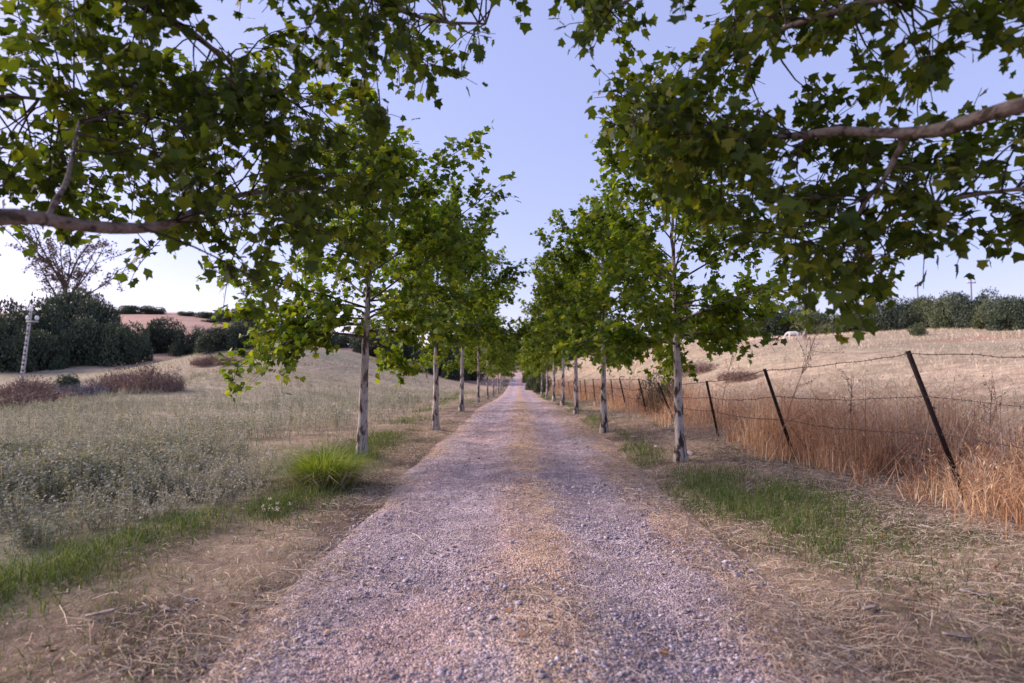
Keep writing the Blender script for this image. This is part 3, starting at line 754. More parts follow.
big_tree('large plane tree on the fence side beside the camera, thick curved limb overhead', (2.95, 1.9), [
    (2.35, [(1030, 95, 2.4), (985, 115, 2.5), (960, 128, 2.65), (900, 137, 2.9), (850, 129, 3.1), (780, 138, 3.4), (700, 138, 3.8), (640, 115, 4.1)], .048, .007),
    (None, [(905, 137, 2.9), (885, 180, 3.0), (855, 220, 3.2), (842, 265, 3.4)], .016, .006),
    (3.1, [(1000, -30, 2.5), (880, 0, 2.9), (790, 25, 3.3), (720, 60, 3.7)], .045, .008),
    (3.6, [(850, -120, 3.0), (700, -50, 3.4), (645, -5, 3.6), (600, 15, 3.8)], .045, .007),
    (1.9, [(1090, 190, 2.6), (1000, 190, 3.0), (930, 205, 3.3), (860, 230, 3.6), (770, 225, 4.0)], .016, .005)],
    [(1090, -60), (565, -60), (575, 12), (598, 40), (628, 28), (650, -10), (735, -20), (700, 45), (715, 78), (660, 72), (612, 92), (592, 118), (630, 140), (640, 180), (700, 205), (730, 245), (775, 225), (800, 278), (835, 300), (866, 305), (890, 262), (940, 248), (985, 232), (1040, 262), (1090, 270)],
    [(812, 55, 34), (745, 100, 18), (915, 105, 18), (1010, 140, 18), (770, 175, 20), (690, 25, 20), (930, 190, 14), (880, 60, 12), (700, 175, 14)], 202, (2.9, 4.9), 228, 130, [(1024 - 20 * k, 100 + min(k, 6) * 6) for k in range(10)])

# ------------------------------------------------------------------ shrubs and far trees
def shrub_proto(name, label, cat, seed, mat, nlobe, nleaf, size, flat=.8, stem=True):
    nleaf = int(nleaf * 2.1); size *= .62
    global rng
    keep = rng; rng = np.random.default_rng(seed)
    root = thing(name, label, cat)
    lf = Geo()
    a = rng.uniform(0, 2 * PI, nlobe); rr_ = np.sqrt(rng.uniform(0, 1, nlobe)) * .68
    zz = rng.uniform(0, 1, nlobe); zz[::3] = 0; c = np.stack([np.cos(a) * rr_, np.sin(a) * rr_, flat * (.13 + .70 * zz * (1 - rr_ ** 2))], 1)
    rl = rng.uniform(.17, .40, nlobe)
    k = rng.integers(0, nlobe, nleaf)
    d = rng.normal(0, 1, (nleaf, 3)); d /= np.linalg.norm(d, axis=1, keepdims=True)
    p = c[k] + d * (rl[k] * rng.uniform(.72, 1.04, nleaf) * (1 + .22 * np.sin(d[:, 0] * 9 + k) * np.sin(d[:, 1] * 8 + d[:, 2] * 7)))[:, None] * np.array([1, 1, .85])
    p[:, 2] = np.maximum(p[:, 2], rng.uniform(0, .1, nleaf))
    fw = d + rng.normal(0, .7, d.shape)
    V, F = instance(SMALL[0] * np.array([1.5, 1, 1]), SMALL[1], p, frames(fw, d + rng.normal(0, .5, d.shape)), rng.uniform(.7, 1.3, nleaf) * size); lf.add(V, *F)
    lf.build('foliage', mat, root)
    if stem:
        st = Geo()
        for j in range(4):
            q = bezier_path((rng.normal(0, .05), rng.normal(0, .05), -.08), (rng.normal(0, .5), rng.normal(0, .5), 1), .75, 0, 6, .1); st.tube(q, np.linspace(.05, .015, 6), 5)
        st.build('stem', M['darkbark'], root, True)
    rng = keep
    return root

def brush_proto(name, label, cat, seed, mat, n=900):
    global rng
    keep = rng; rng = np.random.default_rng(seed)
    a = rng.uniform(0, 2 * PI, n); q = np.sqrt(rng.uniform(0, 1, n))
    pos = np.stack([np.cos(a) * q, np.sin(a) * q, 0 * a - .03], 1)
    h = rng.uniform(.35, 1.0, n) * (1.05 - .55 * q) * (.6 + .7 * vn(pos[:, 0], pos[:, 1], .35, seed))
    V, F = blades(pos, h, rng.uniform(.012, .03, n), rng.uniform(0, .6, n), .4)
    g_ = Geo(); g_.add(V, *F)
    k = rng.integers(0, n, n * 4); pp = pos[k] + np.stack([rng.normal(0, .05, n * 4), rng.normal(0, .05, n * 4), h[k] * rng.uniform(.35, 1.0, n * 4)], 1)
    V, F = instance(SMALL[0], SMALL[1], pp, frames(rng.normal(0, 1, pp.shape), rng.normal(0, 1, pp.shape)), rng.uniform(.03, .08, n * 4)); g_.add(V, *F)
    root = thing(name, label, cat); g_.build('foliage', mat, root)
    rng = keep
    return root

pool = {}
def plant(kind, px, base_py=None, top_py=None, width=None, y=None, label='', group=None):
    """stands a shrub where the photo shows one: picture column and base, its top edge and its width give its size"""
    p = base_at(px, y) if y else ground_at(px, base_py)
    sc_px = p[1] / F_PX
    q = project(p)[1][0]
    hgt = (q - top_py) * sc_px; wid = width * sc_px / 2
    proto = pool[kind]
    var = proto[random.randrange(len(proto))]
    sc = (wid * 1.12, wid * random.uniform(.95, 1.2), hgt * (1.15 if kind in ('oak', 'olive', 'pale') else 1.0))
    loc = (p[0], p[1] + (wid * .5 if not y else 0), 0); loc = (loc[0], loc[1], gz(loc[0], loc[1]) - .05 * hgt)
    if 'first' not in var: var['first'] = True; o = var['o']; o.location = loc; o.scale = sc; o.rotation_euler = (0, 0, 0); o['label'] = label; o['category'] = var['cat']
    else: o = copy_tree(var['o'], loc, random.uniform(0, 6.28), sc, label)
    if group: o['group'] = group
    return o
def proto(kind, fn, name, cat, seeds, *a):
    pool[kind] = [{'o': fn(name, name, cat, s, *a), 'cat': cat} for s in seeds]
proto('oak', shrub_proto, 'holm_oak', 'tree', (301, 302, 303), M['oak'], 26, 7000, .075, .95)
proto('olive', shrub_proto, 'rounded_shrub', 'shrub', (311, 312, 313), M['olive'], 22, 6500, .075, .9)
proto('pale', shrub_proto, 'pale_shrub', 'shrub', (321, 322), M['light_shrub'], 18, 5500, .075, .9)
proto('pink', shrub_proto, 'reddish_bush', 'bush', (331,), M['pinkleaf'], 14, 3500, .08, .8)
proto('brush', brush_proto, 'dry_brush', 'brush', (341, 342), M['brush'])
proto('greybrush', brush_proto, 'dead_brush', 'brush', (345,), M['greybrush'])

G1 = 'dark holm oaks of the thicket behind the meadow'
for px, bp, tp, w, lb in [
    (-30, 372, 300, 95, 'dark holm oak at the very end of the thicket, cut by the picture edge'),
    (14, 366, 292, 80, 'tall dark holm oak directly behind the striped utility pole'),
    (52, 362, 287, 74, 'tallest holm oak of the thicket, under the sparse bare tree'),
    (88, 362, 300, 62, 'holm oak sloping down from the tallest one, in the thicket middle'),
    (70, 366, 318, 54, 'low rounded holm oak in front of the tallest tree of the thicket'),
    (112, 366, 322, 52, 'low ball shaped holm oak at the lower corner of the thicket'),
    (132, 362, 334, 30, 'small holm oak where the thicket runs out'),
    (28, 372, 330, 50, 'squat holm oak bush at the foot of the thicket by the pole')]:
    plant('oak', px, bp, tp, w, label=lb, group=G1)
G2 = 'green shrubs across the meadow'
for k, (px, bp, tp, w, lb) in enumerate([
    (155, 354, 318, 44, 'biggest rounded shrub of the meadow hedge, next to the oak thicket'),
    (185, 356, 326, 40, 'second shrub of the meadow hedge counted from the oak thicket'),
    (210, 353, 328, 38, 'third shrub of the meadow hedge counted from the oak thicket'),
    (236, 350, 322, 34, 'last dark shrub of the meadow hedge, ending near the avenue leaves'),
    (233, 348, 340, 10, 'tiny round shrub alone in front of the meadow hedge')]):
    plant('oak' if k != 0 else 'oak', px, bp, tp, w, label=lb, group=G2)
G3 = 'bushes along the skyline of the pink hill'
for k, (px, dd, tp, w, lb) in enumerate([
    (128, 205, 305, 26, 'bush on the pink hill crest nearest to the oak thicket'),
    (150, 205, 306, 30, 'wide low bush on the pink hill crest beside the skyline gap'),
    (187, 200, 311, 22, 'bush on the pink hill crest just after the bare skyline gap'),
    (206, 195, 312, 26, 'flat topped bush in the middle of the pink hill crest'),
    (228, 190, 308, 34, 'taller bush on the pink hill crest towards the avenue'),
    (252, 185, 306, 36, 'last wide bush of the pink hill crest, touching the avenue leaves'),
    (212, 170, 320, 26, 'bush on the pink slope below the crest')]):
    plant('oak', px, None, tp, w, y=dd, label=lb, group=G3)
plant('pale', 243, None, 326, 34, y=130, label='yellowish green shrub in front of the dark hilltop bushes')
plant('pale', 268, None, 330, 30, y=120, label='second yellowish green shrub, half behind the hanging avenue leaves')
G4 = 'treeline at the top of the meadow behind the avenue'
for k, px in enumerate([290, 318, 345, 372, 398, 424, 448, 470]):
    plant('oak', px, None, 316 + (k % 3) * 6 + k * 3, 44, y=98 + (k % 3) * 7, label=f'dark oak seen between the avenue trunks, {ORD[k]} of the treeline from the meadow hedge', group=G4)
G5 = 'trees behind the bend of the track'
for k, (px, yy, tp, w, kind) in enumerate([(492, 178, 338, 26, 'oak'), (508, 184, 330, 24, 'oak'), (522, 186, 332, 24, 'oak'), (538, 180, 330, 26, 'oak'), (556, 176, 326, 30, 'olive'), (575, 170, 330, 30, 'oak'), (600, 165, 328, 34, 'oak'), (630, 150, 330, 36, 'oak'), (662, 140, 331, 34, 'olive')]):
    plant(kind, px, None, tp, w, y=yy - 32, label=f'{"dark green" if kind == "oak" else "olive green"} tree beyond the track bend, {ORD[k]} from the meadow side', group=G5)
G6 = 'green bushes beside the far end of the track'
for px, yy, tp, w, lb in [(534, 74, 368, 19, 'dense green bush nearest the track end under the avenue'), (543, 64, 371, 20, 'green bush beside the far fence side trunks'), (526, 100, 368, 8, 'small dark bush at the dip of the track'), (505, 112, 372, 10, 'low brownish green bush on the meadow side of the track dip')]:
    plant('olive' if px != 541 else 'oak', px, None, tp, w, y=yy, label=lb, group=G6)
G7 = 'rounded shrubs along the top of the dry field'
for k, (px, bp, tp, w, kind, lb) in enumerate([
    (712, 336, 316, 40, 'oak', 'dark shrub on the field top half behind the nearest fence side tree'),
    (750, 336, 315, 34, 'oak', 'dark low shrub on the field top beside the fence side tree leaves'),
    (783, 333, 303, 40, 'oak', 'big dark round shrub above the grazing animals'),
    (816, 332, 294, 36, 'olive', 'tall shrub behind the pale green one, over the standing grey animal'),
    (824, 333, 310, 46, 'pale', 'pale green wide shrub at the front of the field top'),
    (858, 332, 308, 36, 'olive', 'dull green shrub between the pale one and the bare pink gap'),
    (893, 318, 284, 34, 'oak', 'dark tree standing highest behind the bare pink gap'),
    (912, 328, 302, 34, 'olive', 'first shrub of the long hedge after the bare pink gap'),
    (925, 322, 291, 34, 'oak', 'dark crown rising behind the start of the long hedge'),
    (940, 328, 298, 36, 'olive', 'second shrub of the long hedge on the field top'),
    (960, 328, 297, 36, 'olive', 'third shrub of the long hedge, under the taller ridge pole'),
    (983, 328, 293, 40, 'oak', 'tallest shrub of the long hedge, behind the leaning near post'),
    (1005, 329, 299, 34, 'olive', 'shrub of the long hedge shortly before the picture edge'),
    (1028, 330, 300, 44, 'oak', 'shrub of the long hedge cut off by the picture edge'),
    (945, 322, 292, 40, 'oak', 'dark shrub filling the back of the long hedge')]):
    plant(kind, px, bp, tp - 3, w * 1.2, label=lb, group=G7)
plant('olive', 921, 336, 322, 20, label='lone little round shrub standing out in the open dry field')
plant('pink', 884, 330, 316, 30, label='reddish brown thicket in the gap of the field top hedge')
G8 = 'dry brush patches on the meadow edge'
for px, bp, tp, w, kind, lb in [
    (112, 395, 366, 50, 'brush', 'large pinkish dry brush clump, meadow side of the oak thicket'),
    (145, 392, 364, 50, 'brush', 'large pinkish dry brush clump beside a similar one, nearer the hedge'),
    (208, 366, 354, 34, 'brush', 'flat reddish brush patch in front of the meadow hedge'),
    (228, 366, 356, 30, 'brush', 'smaller reddish brush patch, end nearest the avenue'),
    (18, 398, 376, 50, 'brush', 'brown brush around the foot of the striped utility pole'),
    (75, 399, 384, 44, 'greybrush', 'lilac grey dead brush in the hollow past the utility pole'),
    (30, 408, 390, 70, 'brush', 'low brown brush below the utility pole at the meadow rim'),
    (250, 357, 349, 26, 'brush', 'small dry brush tuft high on the meadow'),
    (700, 372, 360, 60, 'brush', 'rusty brush strip in the dry field behind the first fence side tree'),
    (745, 380, 368, 40, 'brush', 'small rusty brush in the dry field between two leaning posts')]:
    plant(kind, px, bp, tp - (9 if bp > 385 else 3), w, label=lb, group=G8)
plant('oak', 62, 392, 373, 24, label='small green bush growing out of the dead brush by the pole')
plant('olive', 664, None, 366, 46, y=19, label='wispy grey green bush behind the fence and the nearest fence side tree')

# sparse tree on the thicket: several thin stems fanning out, small tufts of reddish leaves
sp_ = ground_at(60, 352)
sp = base_at(62, sp_[1] + 10)
hs = 1.18 * (project(sp)[1][0] - 236) * sp[1] / F_PX
bt = thing('sparse_tree', 'tall sparse tree with thin fanned branches rising above the dark oak thicket', 'tree', sp)
ts, tb, tl = Geo(), Geo(), Geo()
q0 = bezier_path((0, 0, -.4), (.05, 0, 1), hs * .5, 0, 8, .03); ts.tube(q0, np.linspace(.32, .2, 8), 8)
PP = []
for k in range(11):
    az = k * 2.4; tilt = .35 + .95 * ((k * .37) % 1)
    d = np.array([math.cos(az) * tilt, math.sin(az) * tilt, 1.0])
    q = bezier_path(q0[4 + k % 4], d, hs * rng.uniform(.42, .62), .25, 10, .07); tb.tube(q, np.linspace(.22, .06, 10), 5)
    for j in range(11):
        i_ = int(rng.integers(2, 10)); w = bezier_path(q[i_], rng.normal(0, .6, 3) + np.array([d[0] * .6, d[1] * .6, .5]), hs * rng.uniform(.08, .20), .1, 6, .15); tb.tube(w, np.linspace(.08, .035, 6), 3, False)
        m_ = 34; PP.append(w[rng.integers(2, 6, m_)] + rng.normal(0, .30, (m_, 3)))
PP = np.concatenate(PP)
V, F = instance(SMALL[0] * np.array([1.5, 1, 1]), SMALL[1], PP, frames(rng.normal(0, 1, PP.shape), rng.normal(0, 1, PP.shape)), rng.uniform(.22, .48, len(PP))); tl.add(V, *F)
T = ts.build('trunk', M['darkbark'], bt, True); tb.build('branch', M['darkbark'], T, True); tl.build('crown', M['pinkleaf'], bt)

# ------------------------------------------------------------------ fence
fence = thing('wire_fence', 'old barbed wire fence on leaning rusty iron posts running through dry grass', 'fence', (0, 0, 0))
posts = []
fp = [(None, None, 5.35, 3.1, (-.30, .05), 1.55)] + \
     [(bx, y, None, None, tp, None) for bx, y, tp in [(962, 6.2, (908, 351)), (793, 9.1, (764.5, 369)), (717, 12.4, (706.5, 381)), (674, 15.5, (658, 382.5)), (646.5, 18.0, (638.5, 384)), (626.5, 21, (619.5, 384.6)), (613.5, 24.3, (610.8, 386)), (595, 27.5, (593, 385)), (586.5, 31, (584.5, 385.5)), (581, 35, (580, 385)), (575, 39.5, (573.5, 385.5)), (569.5, 44, (568.5, 385)), (564, 50, (563, 385)), (559, 57, (558.5, 385))]]
for k, q in enumerate(fp):
    if q[0] is None:
        b = np.array([q[2], q[3], gz(q[2], q[3])]); t = b + np.array([q[4][0], q[4][1], q[5]])
    else:
        b = base_at(q[0], q[1]); t = P(q[4][0], q[4][1], q[1] - .05)
        if t[2] - b[2] < 1.05: t = b + np.array([t[0] - b[0], -.05, 1.15])
    d = (t - b) / np.linalg.norm(t - b); posts.append((b, t))
    # iron T-section: flange and web
    gpo = Geo()
    up = d; sx = np.cross(up, [0, 1, 0]); sx /= np.linalg.norm(sx); sy = np.cross(sx, up)
    Rm = np.stack([sx, sy, up], 1); L = np.linalg.norm(t - b) / 2 + .15; c = (b - d * .3 + t) / 2
    gpo.box(c, (.025, .004, L), Rm); gpo.box(c + sy * .0235, (.004, .019, L - .004), Rm)
    for j in range(9): gpo.box(b + d * (.25 + j * (L * 2 - .5) / 9) - sy * .007, (.006, .003, .012), Rm)
    if k == 6: gpo.tube(np.array([t, t + d * .05 - sx * .03, t + d * .05 - sx * .12, t - sx * .2]), .012, 6)
    po = gpo.build('post', M['rust'], fence)
    if k == 1: po['label'] = 'nearest tall leaning post'
    if k == 6: po['label'] = 'post with bent hooked top'
for lev in (.985, .70, .45):
    gw = Geo()
    pts = [b + (t - b) * lev for b, t in posts]
    allp = []
    for p, q in zip(pts[:-1], pts[1:]):
        n = 14; tt = np.linspace(0, 1, n, endpoint=False)
        s = p[None] + (q - p)[None] * tt[:, None]; s[:, 2] -= (.035 if lev > .9 else .05) * 4 * tt * (1 - tt) * random.uniform(.6, 1.2); s += rng.normal(0, .006, s.shape); s[0] = p
        allp.append(s)
    wp = np.concatenate(allp + [pts[-1][None]])
    gw.tube(wp, (.0026 if lev > .9 else .0017) + .00022 * wp[:, 1], 4, False)
    bp_ = spline(wp[wp[:, 1] < 26], 260)
    for p in bp_:
        for j in range(2):
            d = rng.normal(0, 1, 3); d /= np.linalg.norm(d); gw.tube(np.array([p - d * .022, p + d * .022]), .0024, 3, False)
    gw.build('wire', M['wire'], fence)

# ------------------------------------------------------------------ utility poles
def striped_pole():
    b = ground_at(20, 390); z = b[1]; hgt = (project(b)[1][0] - 311) * z / F_PX
    root = thing('utility_pole', 'pale concrete utility pole with ladder holes standing in brush before the oak thicket', 'utility pole', b)
    top = np.array([(27.5 - 20) * z / F_PX, 0, hgt])
    gp = Geo()
    n = 16
    for sx in (-1, 1):                                                      # two legs joined by rungs, openings between
        pts = np.array([[top[0] * t + sx * (.14 - .06 * t), 0, -.3 + (hgt + .3) * t] for t in np.linspace(0, 1, 8)])
        for p, q in zip(pts[:-1], pts[1:]): gp.tube(np.array([p, q]), .05, 4, True)
    gp.build('pole', M['concrete'], root)
    for k in range(n):
        t = (k + .5) / n; gr = Geo(); gr.box((top[0] * t, 0, hgt * t), (.14 - .06 * t, .04, .09 if k % 2 else .16)); gr.build('rung', M['concrete'], root)
    ga_ = Geo(); ga_.box((top[0] + .15, 0, hgt - .75), (.45, .05, .06)); ga_.build('crossarm', M['concrete'], root)
    for dx, dz in ((.02, .1), (.5, -.55), (-.2, -.55)):
        gi = Geo(); gi.tube(np.array([[top[0] + dx, 0, hgt + dz - .1], [top[0] + dx, 0, hgt + dz], [top[0] + dx, 0, hgt + dz + .12], [top[0] + dx, 0, hgt + dz + .25]]), [.05, .14, .14, .07], 8); gi.build('insulator', M['porcelain'], root)
striped_pole()
def ridge_pole(px, top_py, y, label):
    b = base_at(px, y); hgt = (project(b)[1][0] - top_py) * y / F_PX
    root = thing('ridge_pole', label, 'utility pole', b, 'wooden poles on the ridge')
    gp = Geo(); gp.tube(np.array([[0, 0, -.5], [0, 0, hgt / 2], [0, 0, hgt]]), [.2, .17, .13], 8); gp.build('pole', M['darkwood'], root)
    ga_ = Geo(); ga_.box((0, -.16, hgt - 1.1), (.95, .07, .09)); ga_.build('crossarm', M['darkwood'], root)
    for dx in (-.8, .8):
        gi = Geo(); gi.tube(np.array([[dx, -.16, hgt - 1.0], [dx, -.16, hgt - .8], [dx, -.16, hgt - .6]]), [.05, .12, .08], 6); gi.build('insulator', M['porcelain'], root)
ridge_pole(974.5, 278, 128, 'taller wooden ridge pole with crossarm above the tallest hedge shrub')
ridge_pole(920.5, 282, 165, 'smaller farther wooden ridge pole with crossarm over the start of the hedge')

# ------------------------------------------------------------------ grazing animals
def animal(name, label, px, py, joints, edges, mat, face, size=1.0, mane=None):
    p = ground_at(px, py)
    root = thing(name, label, 'horse', p, 'horses in the dry field'); root.rotation_euler = (0, 0, face); root.scale = (size * .6,) * 3
    me = bpy.data.meshes.new('body'); me.from_pydata([j[:3] for j in joints], edges, []); me.update()
    o = bpy.data.objects.new('body', me); COL.objects.link(o); o.parent = root
    md = o.modifiers.new('skin', 'SKIN'); md.use_smooth_shade = True
    if not me.skin_vertices: me.attributes.new('skin', 'FLOAT', 'POINT')
    sv = me.skin_vertices[0].data
    for k, j in enumerate(joints): sv[k].radius = (j[3], j[3] * (j[4] if len(j) > 4 else 1)); sv[k].use_root = (k == 0)
    s = o.modifiers.new('sub', 'SUBSURF'); s.levels = 1; s.render_levels = 2
    me.materials.append(mat)
    if mane:
        gm = Geo(); gm.tube(np.array(mane), [.05, .07, .06, .02], 5); gm.build('tail', mat, root, True)
    return root
def horse_joints(graze):
    J = [(0, 0, 1.08, .27, 1.1), (-.45, 0, 1.12, .27, 1.1), (-.75, 0, 1.12, .2), (.45, 0, 1.12, .27, 1.15), (.72, 0, 1.2, .2)]
    E = [(0, 1), (1, 2), (0, 3), (3, 4)]
    if graze: J += [(1.02, 0, .98, .14), (1.25, 0, .62, .12), (1.33, 0, .42, .13), (1.42, 0, .14, .075)]
    else: J += [(.98, 0, 1.5, .15), (1.12, 0, 1.72, .13), (1.25, 0, 1.68, .12), (1.5, 0, 1.48, .075)]
    E += [(4, 5), (5, 6), (6, 7), (7, 8)]
    n = 9
    for sx, x, hind in ((-1, -.62, 1), (1, -.62, 1), (-1, .55, 0), (1, .55, 0)):
        y = .17 * sx
        L_ = [(x, y, .92, .15), (x + .08, y, .68, .11), (x - .10, y, .46, .065), (x - .06, y, .12, .045), (x, y, .03, .065)] if hind else \
             [(x, y, .88, .12), (x, y, .66, .085), (x + .02, y, .44, .06), (x, y, .12, .042), (x + .05, y, .03, .06)]
        J += L_; E += [(1 if hind else 3, n)] + [(n + q, n + q + 1) for q in range(4)]; n += 5
    return J, E
J, E = horse_joints(True)
animal('horse', 'white horse grazing in the dry field between two darker animals', 793.5, 340.5, J, E, M['white_coat'], 2.9, 1.25, [(-.92, 0, 1.15), (-1.05, 0, .95), (-1.08, 0, .6), (-1.05, 0, .35)])
J, E = horse_joints(False)
animal('horse', 'grey horse standing head up beside the white grazing one', 805, 340.2, J, E, M['grey_coat'], -1.9, 1.15, [(-.92, 0, 1.15), (-1.05, 0, .95), (-1.08, 0, .6), (-1.05, 0, .35)])
JL = [(0, 0, .28, .27), (-.45, 0, .28, .28), (-.72, 0, .26, .18), (.45, 0, .32, .26), (.7, 0, .45, .18), (.95, 0, .72, .13), (1.08, 0, .88, .12), (1.2, 0, .84, .11), (1.42, 0, .66, .07),
      (-.35, -.3, .15, .12), (.0, -.5, .1, .07), (-.3, -.55, .06, .05), (.5, -.28, .15, .1), (.78, -.42, .08, .06), (.52, -.5, .05, .05)]
EL = [(0, 1), (1, 2), (0, 3), (3, 4), (4, 5), (5, 6), (6, 7), (7, 8), (1, 9), (9, 10), (10, 11), (3, 12), (12, 13), (13, 14)]
animal('horse', 'dark brown animal lying down in the dry field', 774.5, 341, JL, EL, M['brown_coat'], .3, 1.15)

# ------------------------------------------------------------------ tuft, stalks, flowers, stones, litter
def tuft(px, y, label, wid, hgt, n, mat):
    p = base_at(px, y); root = thing('grass_tuft', label, 'grass tuft', p)
    a = rng.uniform(0, 2 * PI, n); q = np.sqrt(rng.uniform(0, 1, n)) * wid * .40
    pos = np.stack([np.cos(a) * q, np.sin(a) * q * .8, 0 * a - .02], 1)
    h = hgt * rng.uniform(.3, 1.25, n) * (.65 + .7 * vn(pos[:, 0] + 5, pos[:, 1] + 5, .16, 5)) * (1.05 - .45 * (q / wid / .40) ** 2)
    V, F = blades(pos, h, rng.uniform(.007, .014, n), rng.uniform(.05, .9, n), .9, a + rng.normal(0, 1.0, n))
    mesh_from('foliage', V, F, mat, root)
    n = n // 7; a = rng.uniform(0, 2 * PI, n); q = wid * .46 * np.sqrt(rng.uniform(.2, 1, n))
    V, F = blades(np.stack([np.cos(a) * q, np.sin(a) * q, 0 * a - .02], 1), hgt * rng.uniform(.25, .85, n), rng.uniform(.004, .009, n), rng.uniform(.3, 1.3, n), 1.0, a + rng.normal(0, .8, n))
    mesh_from('dead_foliage', V, F, M['straw'], root)
    return root
tuft(329, 7.35, 'bright yellow green tuft of long bending grass at the track edge', 0.80, .60, 2600, M['tuft'])

def stalk(px, y, top, label, seed):
    r_ = np.random.default_rng(seed); b = base_at(px, y); t = P(top[0], top[1], y) - b; L = np.linalg.norm(t)
    root = thing('weed_stalk', label, 'weed', b, 'tall dry weed stalks at the fence'); gs = Geo()
    q = spline(np.array([[0, 0, -.03], t * .5 + np.array([-.02, 0, .04]), t]), 12); gs.tube(q, np.linspace(.007, .003, 12), 4, False)
    for k in range(14):
        i = int(r_.integers(4, 11)); d = t / L + r_.normal(0, .6, 3); pth = bezier_path(q[i], d, L * r_.uniform(.10, .28), .2, 5, .1, r_); gs.tube(pth, np.linspace(.004, .0015, 5), 3, False)
        for j in range(6):
            c = pth[int(r_.integers(2, 5))] + r_.normal(0, .012, 3); V, F = instance(SMALL[0], SMALL[1], c[None], frames(r_.normal(0, 1, (1, 3)), r_.normal(0, 1, (1, 3))), np.array([.03])); gs.add(V, *F)
    gs.build('foliage', M['brush'], root)
stalk(768, 8.0, (815, 338), 'long thin weed stalk leaning over the fence beside the second near post', 1)
stalk(715, 11.2, (735, 342), 'thin upright weed stalk behind the third leaning post', 2)
stalk(985, 7.4, (992, 392), 'dark crooked weed stem past the nearest post', 3)
stalk(850, 8.6, (852, 372), 'bushy dry weed stem between the two nearest posts', 4)
stalk(622, 17, (640, 352), 'thin pale weed stalk by the hooked post', 5)

fl_ = base_at(276, 5.55); root = thing('wild_flower', 'little white flowered weed in the green verge grass', 'flower', fl_)
gs = Geo(); gh = Geo()
for k in range(16):
    pth = bezier_path((0, 0, 0), (rng.normal(0, .5), rng.normal(0, .4), 1), rng.uniform(.12, .24), 0, 5, .08); gs.tube(pth, .0018, 3, False)
    n = 7; c = pth[-1] + rng.normal(0, .008, (n, 3)); fw = rng.normal(0, 1, (n, 3)); fw[:, 2] = abs(fw[:, 2])
    V, F = instance(SMALL[0], SMALL[1], c, frames(fw, rng.normal(0, 1, (n, 3))), rng.uniform(.010, .018, n)); gh.add(V, *F)
gs.build('stem', M['green'], root); gh.build('blossom', M['flower'], root)

def rock(px, py, size, label, flat=.6, seed=0):
    p = ground_at(px, py, 2.0); r_ = np.random.default_rng(seed)
    import bmesh
    bm = bmesh.new(); bmesh.ops.create_icosphere(bm, subdivisions=2, radius=1)
    sc = np.array([r_.uniform(.8, 1.3), r_.uniform(.7, 1.0), flat])
    for v in bm.verts:
        c = np.array(v.co); k = 1 + .22 * math.sin(c[0] * 3 + seed) * math.cos(c[1] * 4 + seed * 2) + r_.normal(0, .06); v.co = Vector(c * sc * k * size)
    me = bpy.data.meshes.new('stone'); bm.to_mesh(me); bm.free(); me.materials.append(M['pale_stone'])
    o = bpy.data.objects.new('stone', me); COL.objects.link(o); o.location = (p[0], p[1], float(road_top(p[0], p[1])) + size * flat * .3); o.rotation_euler = (0, 0, r_.uniform(0, 6))
    return tag(o, label, 'stone', 'loose stones on the ground')
rock(361, 661, .018, 'pale pebble lying in the wheel rut closest to the camera', .7, 1)
rock(541, 603, .020, 'upright pale pebble in the straw strip of the track', .9, 2)
rock(470, 655, .026, 'flat grey stone at the foot of the frame beside the straw strip', .5, 3)
rock(690, 455, .085, 'grey stone at the edge of the dry grass behind the slender tree', .6, 4)
rock(657, 448, .07, 'small dark stone on the verge beside the slender tree', .5, 5)
rock(902, 565, .020, 'whitish stone among litter on the fence side verge', .7, 6)
rock(190, 497 + 105, .03, 'pale stone in the straw on the meadow side verge', .5, 7)
rock(634, 438, .09, 'flat pale stone on the verge behind the green strip', .4, 8)
def bark_piece(px, py, L, ang, label):
    p = ground_at(px, py, 2.0); gb = Geo()
    n = 6; xs_ = np.linspace(-.5, .5, n) * L; w = L * .11
    pts = [(x_, s_ * w * (1 - 1.2 * (x_ / L) ** 2) * (1 + .2 * math.sin(x_ * 60)), .012 + .012 * abs(s_) + .02 * (x_ / L) ** 2 * L) for x_ in xs_ for s_ in (-1, 0, 1)]
    top = np.array(pts); bot = top - np.array([0, 0, .006])
    q = np.arange(n * 3).reshape(n, 3); f = np.stack([q[:-1, :-1], q[1:, :-1], q[1:, 1:], q[:-1, 1:]], -1).reshape(-1, 4)
    N3 = n * 3
    rim = [q[0, 0], q[0, 1], q[0, 2]] + [q[k, 2] for k in range(1, n)] + [q[-1, 1], q[-1, 0]] + [q[k, 0] for k in range(n - 2, 0, -1)]
    sf = [[rim[k], rim[(k + 1) % len(rim)], rim[(k + 1) % len(rim)] + N3, rim[k] + N3] for k in range(len(rim))]
    gb.add(np.concatenate([top, bot]), f, f[:, ::-1] + N3, np.array(sf))
    o = gb.build('bark_flake', M['dead_bark']); o.location = (p[0], p[1], float(road_top(p[0], p[1])) + .005); o.rotation_euler = (0, 0, ang)
    return tag(o, label, 'bark', 'shed bark flakes on the verge')
bark_piece(975, 597, .16, 2.3, 'long grey bark flake on the litter below the nearest post')
bark_piece(957, 640, .13, -.35, 'thin bark strip lying near the foot of the fence side verge')
bark_piece(870, 612, .12, .4, 'small pale bark flake on the fence side verge litter')
bark_piece(100, 617, .14, .7, 'grey bark flake on the dark soil of the meadow side verge')
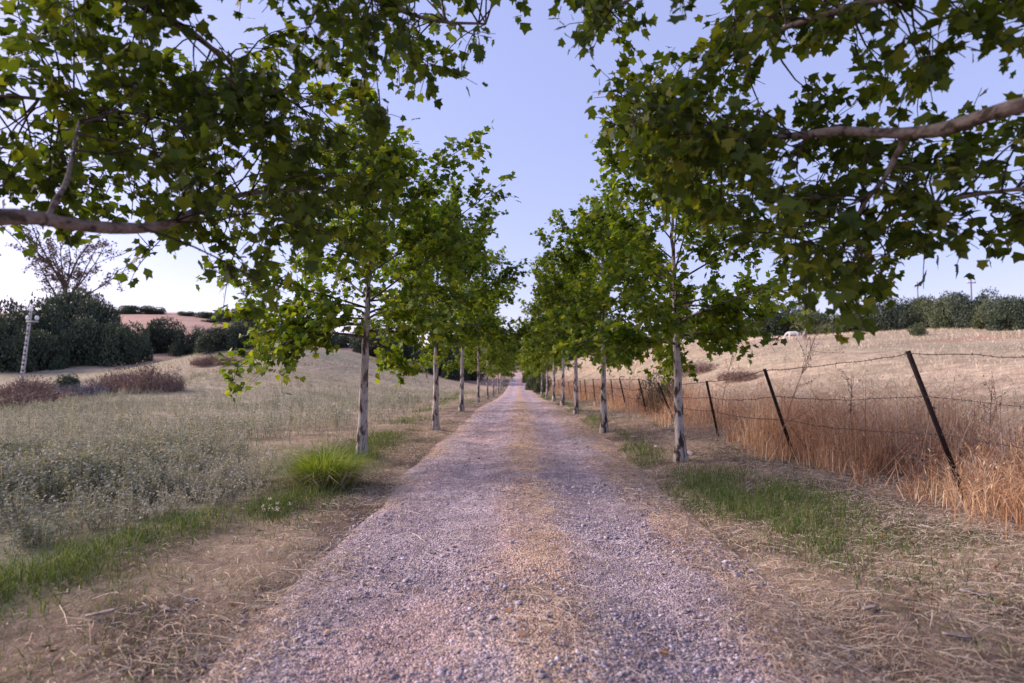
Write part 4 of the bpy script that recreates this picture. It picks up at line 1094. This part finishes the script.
bark_piece(165, 612, .10, -.5, 'short pale bark flake in the meadow side straw')

# ------------------------------------------------------------------ light
SUN_AZ, SUN_EL = R(-75), R(28)                                             # azimuth from +y towards +x
world = bpy.data.worlds.new('World'); scn.world = world; world.use_nodes = True
nt = world.node_tree; nt.nodes.clear()
sky = nt.nodes.new('ShaderNodeTexSky'); sky.sky_type = 'NISHITA'; sky.sun_disc = False
sky.sun_elevation = SUN_EL; sky.sun_rotation = SUN_AZ; sky.air_density = 1.0; sky.dust_density = .6; sky.ozone_density = 4.0
tint = nt.nodes.new('ShaderNodeMix'); tint.data_type = 'RGBA'; tint.blend_type = 'MULTIPLY'; tint.inputs[0].default_value = 1
tint.inputs[7].default_value = (1.36, .90, .86, 1)
veil = nt.nodes.new('ShaderNodeMix'); veil.data_type = 'RGBA'; veil.inputs[0].default_value = .66     # thin even evening haze over the clear sky
veil.inputs[7].default_value = (1.24, 1.42, 2.5, 1)
bg = nt.nodes.new('ShaderNodeBackground'); bg.inputs[1].default_value = .13
wo = nt.nodes.new('ShaderNodeOutputWorld')
nt.links.new(sky.outputs[0], tint.inputs[6]); nt.links.new(tint.outputs[2], veil.inputs[6]); nt.links.new(veil.outputs[2], bg.inputs[0]); nt.links.new(bg.outputs[0], wo.inputs[0])
sd_ = bpy.data.lights.new('sun', 'SUN'); sd_.energy = 2.3; sd_.angle = R(30); sd_.color = (1.0, .85, .76)
so = bpy.data.objects.new('sun', sd_); COL.objects.link(so)
el = SUN_EL
v = Vector((math.sin(SUN_AZ) * math.cos(el), math.cos(SUN_AZ) * math.cos(el), math.sin(el)))
so.rotation_euler = v.to_track_quat('Z', 'Y').to_euler(); so.location = v * 50
scn.view_settings.view_transform = 'Standard'; scn.view_settings.look = 'None'; scn.view_settings.exposure = 1.5; scn.view_settings.gamma = 1
scn.view_settings.use_curve_mapping = False
scn.cycles.use_denoising = True
scn.cycles.max_bounces = 6; scn.cycles.diffuse_bounces = 3; scn.cycles.transmission_bounces = 4; scn.cycles.transparent_max_bounces = 4
